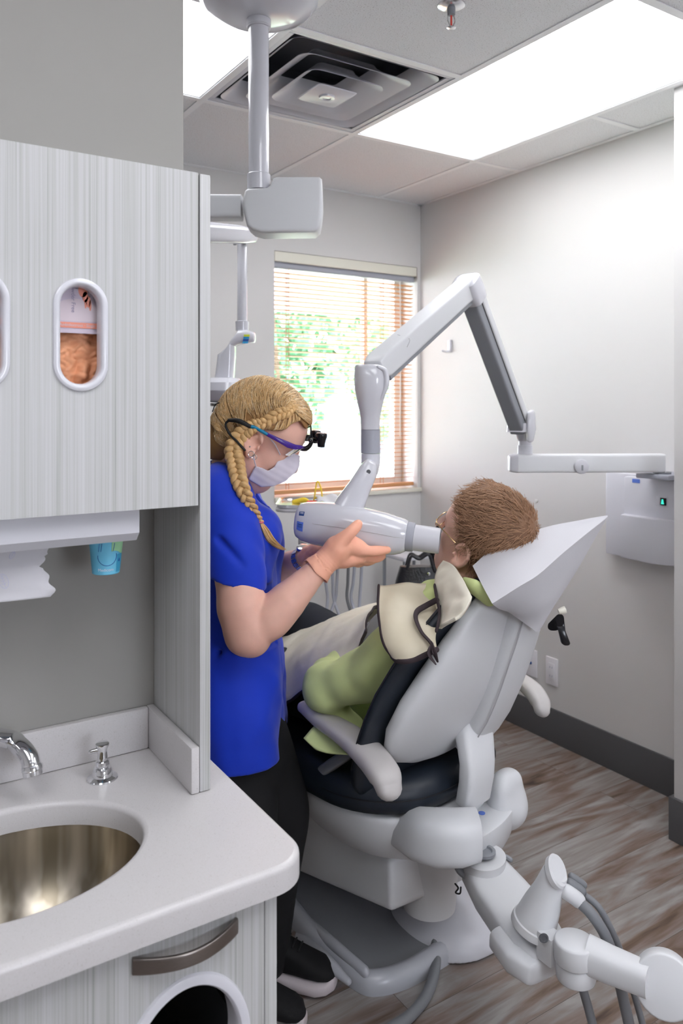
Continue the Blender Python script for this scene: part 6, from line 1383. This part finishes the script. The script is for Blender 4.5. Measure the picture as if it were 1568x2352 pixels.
for k in range(500):        # lower edge hairs swept up from the temple and neck
    x = RNG.uniform(0, 1); hx_, hy_ = np.interp(x, [0, .3, .5, .7, 1], [700, 655, 615, 590, 512]), np.interp(x, [0, .3, .5, .7, 1], [975, 985, 988, 986, 1055]); cpt = crown[min(int(x/.75*9), 9)] if x < .75 else bp_[4]
    P = [on_cap(S(hx_, hy_, 1.80)*(1-q) + cpt*q, .0016 + .001*RNG.random()) for q in np.linspace(-.12, .9, 6)]; P = np.array(P)
    if np.abs(np.diff(P, axis=0)).max() < .03: sgs.append(smooth_path(P, 2))

for k in range(1100):      # rear hairs sweeping down to the braid root
    x0_, y0_ = RNG.uniform(462, 560), RNG.uniform(860, 1005); e_ = S(RNG.uniform(528, 545), RNG.uniform(1012, 1052), 1.80); s0 = S(x0_, y0_, 1.80); L0 = RNG.uniform(0, .5)
    P = np.array([on_cap(s0*(1-q) + e_*q - Rr*.02*math.sin(math.pi*q), .001 + .002*RNG.random()) for q in np.linspace(L0, L0 + .45, 6)])
    if np.abs(np.diff(P, axis=0)).max() < .03: sgs.append(smooth_path(P, 2))
RNG.shuffle(sgs) if False else random.shuffle(sgs)
_h = len(sgs)//5; strands('hair_strands', sgs[_h*2:], 'hair_blonde', cap, .00085, .0004); strands('hair_strands', sgs[:_h], 'hair_light', cap, .0007, .0003); strands('hair_strands', sgs[_h:_h*2], 'hair_dark', cap, .0007, .0003)
strands('braid_tail', cs, 'hair_blonde', cap, .0007, .0003)
strands('plait_fibres', fibre_on(o1_, .0088*.62, 10) + fibre_on(o2_, .0105*.62, 10), 'hair_blonde', cap, .0005, .0002)
# ------------------------------------------------------------ patient lying in the chair
pa = thing('person', ch(XC, 1.62, .56), 'patient lying back in the dental chair, short brown hair, glasses, light green shirt', 'person')
PE = S(1062, 1273, 1.78); pu = unit(A3(.0, -.50, .86)); pf = unit(A3(-.30, .81, .50)); ps = unit(np.cross(pu, pf)); ps = ps if ps[0] < 0 else -ps   # ps: to the side seen from the sink
pu = unit(pu - pf*(pu@pf)); PE = PE - ps*.072
PP = lambda a_, b_, c_=0.: PE + pf*a_ + pu*b_ + ps*c_
AXp = [pf, pu, ps]
Bc = lambda x, t, n: bp(x + .035, t, .075 + n)      # on the backrest: across, up the back, out from it
s = SDF(PE - A3(.35, .22, .36), PE + A3(.30, .30, .20), .0036)
head_sdf(s, PE, pf, pu, ps)
s.cone(PP(-.02, -.05), PP(-.035, -.14), .054, .056, .03); s.cone(PP(-.035, -.14), Bc(.02, .33, .05), .056, .07, .04)
ear_sdf(s, PE + ps*.070 - pu*.004, pf, unit(pu - pf*.12), ps, .066); ear_sdf(s, PE - ps*.070 - pu*.004, pf, unit(pu - pf*.12), -ps, .066)
s.build('body', 'skin_old', pa, 2)
# hair
s = SDF(PE - .2, PE + .2, .003)
s.ell(PP(-.012, .058), (.108, .098, .086), AXp, k=0); s.ell(PP(.045, .085), (.050, .045, .062), AXp, k=.03); s.ell(PP(-.070, .0), (.045, .085, .064), AXp, k=.04); s.ell(PP(-.06, -.07), (.035, .05, .050), AXp, k=.03)
sl, X_, Y_, Z_ = s.sub(s.lo, s.lo + s.n*s.res); fa = (X_-PE[0])*pf[0] + (Y_-PE[1])*pf[1] + (Z_-PE[2])*pf[2]; ub = (X_-PE[0])*pu[0] + (Y_-PE[1])*pu[1] + (Z_-PE[2])*pu[2]
mask_ = poly_sdf(fa, ub, [(.060, .18), (.072, .115), (.060, .090), (.042, .066), (.026, .040), (.016, .012), (.010, -.004), (.008, .024), (-.014, .030), (-.026, .0), (-.032, -.04), (-.042, -.10), (-.2, -.12), (-.2, .25), (.04, .25)])
s.cut(sl, -mask_, .004); s.noise(110, .0025, 51)
pcap = s.build('hair', 'hair_brown_base', pa, 1, label='short brown hair')
capV = np.array([v.co[:] for v in pcap.data.vertices]) + WL[pcap.name]
bv2 = BVHTree.FromPolygons([Vector(v) for v in capV], [tuple(p.vertices) for p in pcap.data.polygons])
HP = PP(-.012, .055); whorl = PP(-.085, .12, -.02); cs = []
fc_ = np.array([p.vertices[:] for p in pcap.data.polygons]); cen = capV[fc_].mean(1); n1 = np.cross(capV[fc_[:, 1]] - capV[fc_[:, 0]], capV[fc_[:, 2]] - capV[fc_[:, 0]]); n1 /= np.linalg.norm(n1, axis=1)[:, None] + 1e-12
for i in RNG.choice(len(cen), 5200):
    p_ = cen[i]; n_ = n1[i]
    if (p_ - HP) @ n_ < 0: n_ = -n_ if (p_ - HP) @ n_ < -.02 else n_
    fl = p_ - whorl; fl = fl/np.linalg.norm(fl) + .35*np.array([math.sin(40*p_[0]), math.sin(37*p_[1] + 1), math.sin(43*p_[2] + 2)]) + RNG.normal(size=3)*.22
    fl = unit(fl - n_*(fl @ n_)); L_ = RNG.uniform(.014, .030); cv = RNG.normal(size=3)*.25
    q = [p_ - n_*.001, p_ + fl*L_*.3 + n_*.0035, p_ + fl*L_*.65 + n_*.005 + cv*L_*.1, p_ + fl*L_ + n_*(.004 + .004*RNG.random()) + cv*L_*.3]
    cs.append(smooth_path(q, 2))
strands('hair_strands', cs, 'hair_brown', pcap, .0009, .0003)
# glasses
gl = []
b = MB(); ringc = lambda c_, r_, z_: [PP(.102 - .012*abs(c_)/.03*.3, .018 + r_*.85*math.sin(a_), c_ + r_*1.15*math.cos(a_)) for a_ in np.linspace(0, math.tau, 22)]
for c_ in (-.033, .033): b.tube(ringc(c_, .022, 0), .0011, 6, 2, cap=False)
b.tube([PP(.103, .022, -.008), PP(.106, .024, 0), PP(.103, .022, .008)], .0011, 6, 3)
for g_ in (-1, 1): b.tube([PP(.100, .024, g_*.058), PP(.085, .022, g_*.070), PP(.03, .018, g_*.078), PP(-.012, .010, g_*.076)], .0013, 6, 3)
b.build('glasses_frame', 'gold_wire', pa)
for c_ in (-.033, .033):
    b = MB(); b.prism(ringc(c_, .0215, 0)[:-1], pf*.0012); b.build('lens', 'lens_clear', pa)
# shirt: torso and near arm
s = SDF(bounds(640, 1150, 1300, 1760, 1.45, 2.35)[0] - A3(0, 0, 0), bounds(640, 1150, 1300, 1760, 1.45, 2.35)[1] + A3(.05, .05, 0), .0062)
hipc = ch(XC + .02, 1.66, .66)
s.ell(Bc(.01, .22, .050), (.158, .12, .082), [XV, tv, nv], k=0, p=2.4); s.ell(Bc(.01, .12, .070), (.165, .16, .095), [XV, tv, nv], k=.05, p=2.3); s.ell(hipc, (.175, .13, .10), AXR, k=.06)
s.cone(Bc(-.09, .31, .03), Bc(.12, .31, .03), .046, .046, .05)
s.cone(Bc(-.0, .33, .02), PP(-.04, -.115), .056, .052, .03)
el_p = S(748, 1578, 1.86)
s.chain([Bc(-.115, .29, .03), S(942, 1452, 1.775), S(885, 1510, 1.775), S(822, 1556, 1.81), el_p], [.050, .055, .060, .058, .047], .03)
s.chain([el_p, S(770, 1540, 1.95), S(800, 1505, 2.02), S(840, 1480, 2.06)], [.050, .046, .042, .036], .03)
s.cone(S(800, 1680, 1.85), S(735, 1690, 1.92), .045, .035, .03)       # shirt tail hanging beside the seat
s.noise(32, .013, 61); s.noise(72, .007, 62, aniso=(1, 1.2, .7))
s.build('shirt', 'shirt_green', pa, 2)
G = smooth_net([[S(765, 1640, 1.86), S(800, 1660, 1.82), S(850, 1690, 1.78)], [S(725, 1665, 1.84), S(770, 1700, 1.79), S(822, 1725, 1.74)], [S(697, 1695, 1.81), S(735, 1726, 1.775), S(800, 1733, 1.73)]], 6, 8)
G = G + np.array([0, 0, 1])*(vnoise(G[..., 0], G[..., 1], G[..., 2], 60, 3)*.003)[..., None]
b = MB(); b.shell(G, .003); b.build('shirt_tail', 'shirt_green', pa, 180)
b = MB(); b.tube([S(1068, 1338, 1.70), S(1088, 1348, 1.665), S(1108, 1362, 1.655), S(1124, 1380, 1.66)], [.012, .017, .018, .014], 14, 5, flat=.7); b.build('shirt_collar', 'shirt_green', pa)
# legs in dark trousers, shoes
s = SDF(ch(XC - .30, 1.55, .42), ch(XC + .30, 3.05, .95) + A3(.1, .1, 0), .0075) if False else None
pts_l = [ch(XC - .08, 1.72, .635), ch(XC - .085, 2.08, .63), ch(XC - .085, 2.20, .63), ch(XC - .10, 2.60, .635), ch(XC - .10, 2.80, .61)]
pts_r = [ch(XC + .09, 1.72, .635), ch(XC + .115, 2.08, .70), ch(XC + .115, 2.20, .705), ch(XC + .10, 2.60, .635), ch(XC + .10, 2.80, .61)]
al = np.array(pts_l + pts_r); s = SDF(al.min(0) - .13, al.max(0) + .13, .007)
for P in (pts_l, pts_r): s.chain(P, [.088, .078, .068, .056, .048], .03)
s.noise(34, .005, 71); s.build('trousers', 'trouser_navy', pa, 2)
for sg in (-1, 1):
    hl = ch(XC + sg*.10, 2.86, .575); t_ = unit(YV*.35 + UP*.93); w_ = XV; up2 = np.cross(w_, t_)
    b = MB(); b.loft([(hl + t_*a_, w_*wd_, YV*hh_, 2.4) for a_, wd_, hh_ in ((-.02, .028, .035), (.04, .034, .045), (.12, .038, .035), (.20, .034, .024), (.235, .018, .014))], 24, cap0=.01, cap1=.006); b.build('shoe', 'shoe_black', pa)
# far hand resting on the belly hidden by the apron is left under it

# ------------------------------------------------------------ lead apron with collar flap
ap = thing('lead_apron', ch(XC, 1.8, .7), 'cream lead apron with dark edging laid over the patient', 'apron')
def sheet(net, si, sj, th_, name, mt, wr=.004, f=36, seed=5, edge=None, er=.005, label=None, dirn=None):
    G = smooth_net(net, si, sj); n_ = vnoise(G[..., 0], G[..., 1], G[..., 2], f, seed) + .4*vnoise(G[..., 0], G[..., 1], G[..., 2], f*2.4, seed + 1)
    du = np.gradient(G, axis=0); dv = np.gradient(G, axis=1); N_ = np.cross(du, dv); N_ /= np.linalg.norm(N_, axis=2)[..., None] + 1e-9
    G = G + N_*(n_*wr)[..., None]; b = MB(); b.shell(G, th_); o = b.build(name, mt, ap, 180, label=label)
    if edge:
        b = MB()
        for e_ in edge:
            L_ = {'i0': G[0], 'i1': G[-1], 'j0': G[:, 0], 'j1': G[:, -1]}[e_]; b.tube(L_[::2] if len(L_) > 40 else L_, er, 10, 1, flat=.55)
        b.build('edge_binding', 'binding_dark', o, 60)
    return G
# body sheet over lap and thighs: rows run from the belly (near) to the knees; columns from the near side edge over the top to the far side
sheet([[S(835, 1450, 1.90), S(842, 1412, 1.96), S(866, 1392, 2.06), S(905, 1385, 2.2), S(940, 1400, 2.3)],
       [S(805, 1530, 1.86), S(800, 1455, 1.97), S(812, 1414, 2.10), S(850, 1398, 2.26), S(890, 1412, 2.38)],
       [S(755, 1550, 1.90), S(745, 1480, 2.03), S(755, 1432, 2.18), S(795, 1412, 2.36), S(840, 1428, 2.5)],
       [S(700, 1580, 1.96), S(690, 1500, 2.10), S(700, 1452, 2.28), S(735, 1430, 2.48), S(780, 1450, 2.6)],
       [S(655, 1612, 2.02), S(640, 1530, 2.18), S(645, 1478, 2.36), S(680, 1452, 2.58), S(725, 1475, 2.72)],
       [S(610, 1640, 2.10), S(600, 1560, 2.26), S(600, 1505, 2.45), S(632, 1480, 2.68), S(675, 1500, 2.8)]], 9, 9, .006, 'apron_body', 'apron_cream', .012, 24, 5, ('i0', 'j0'), .0052)
sheet([[S(838, 1446, 1.905), S(850, 1425, 1.93), S(870, 1405, 1.95)], [S(826, 1480, 1.885), S(845, 1465, 1.90), S(872, 1445, 1.92)], [S(808, 1525, 1.865), S(832, 1500, 1.88), S(868, 1470, 1.90)]], 6, 6, .004, 'apron_lining', 'apron_inside', .002, label='grey lining turned outwards')
# chest flap
sheet([[S(872, 1343, 1.76), S(905, 1342, 1.78), S(950, 1342, 1.80), S(998, 1344, 1.80), S(1020, 1352, 1.80)],
       [S(868, 1385, 1.715), S(900, 1385, 1.715), S(945, 1388, 1.72), S(990, 1392, 1.725), S(1012, 1398, 1.73)],
       [S(871, 1430, 1.675), S(902, 1440, 1.66), S(940, 1445, 1.655), S(978, 1443, 1.655), S(1004, 1440, 1.665)],
       [S(882, 1478, 1.645), S(905, 1485, 1.63), S(940, 1490, 1.615), S(975, 1482, 1.615), S(1000, 1470, 1.625)],
       [S(902, 1505, 1.632), S(922, 1518, 1.615), S(950, 1516, 1.605), S(978, 1505, 1.600), S(1003, 1492, 1.605)]], 8, 8, .005, 'chest_flap', 'apron_beige', .008, 34, 15, ('j0', 'i1'), .0056)
# thyroid collar around the neck
sheet([[S(1020, 1290, 1.80), S(1040, 1298, 1.735), S(1060, 1326, 1.67), S(1074, 1352, 1.625), S(1082, 1374, 1.60)],
       [S(1006, 1314, 1.78), S(1028, 1325, 1.71), S(1052, 1348, 1.645), S(1070, 1370, 1.605), S(1080, 1386, 1.585)],
       [S(1001, 1345, 1.75), S(1018, 1358, 1.69), S(1042, 1377, 1.63), S(1062, 1392, 1.59), S(1070, 1404, 1.575)],
       [S(1004, 1390, 1.71), S(1016, 1402, 1.665), S(1034, 1412, 1.605), S(1048, 1416, 1.585), S(1056, 1418, 1.572)],
       [S(1006, 1442, 1.68), S(1012, 1444, 1.625), S(1022, 1438, 1.595), S(1036, 1430, 1.58), S(1046, 1424, 1.57)]], 8, 8, .007, 'thyroid_collar', 'apron_cream', .0075, 42, 25, None)
b = MB(); b.tube([S(998, 1346, 1.73), S(1003, 1375, 1.69), S(1009, 1405, 1.655), S(1006, 1432, 1.61), S(1002, 1447, 1.60)], .0062, 10, 6, flat=.5)
b.tube([S(1003, 1378, 1.685), S(980, 1390, 1.695), S(958, 1404, 1.68), S(955, 1422, 1.655), S(968, 1452, 1.625), S(990, 1478, 1.60), S(996, 1500, 1.585)], .0062, 10, 6, flat=.5)
b.tube([S(990, 1478, 1.598), S(997, 1498, 1.585), S(1004, 1518, 1.58)], [.006, .009, .004], 10, 5, flat=.4); b.build('tie_strap', 'binding_dark', ap, 60)
b = MB(); b.tube([S(992, 1480, 1.595), S(985, 1503, 1.585), S(999, 1524, 1.575)], [.005, .008, .004], 10, 5, flat=.4); b.build('tie_end', 'binding_dark', ap, 60)
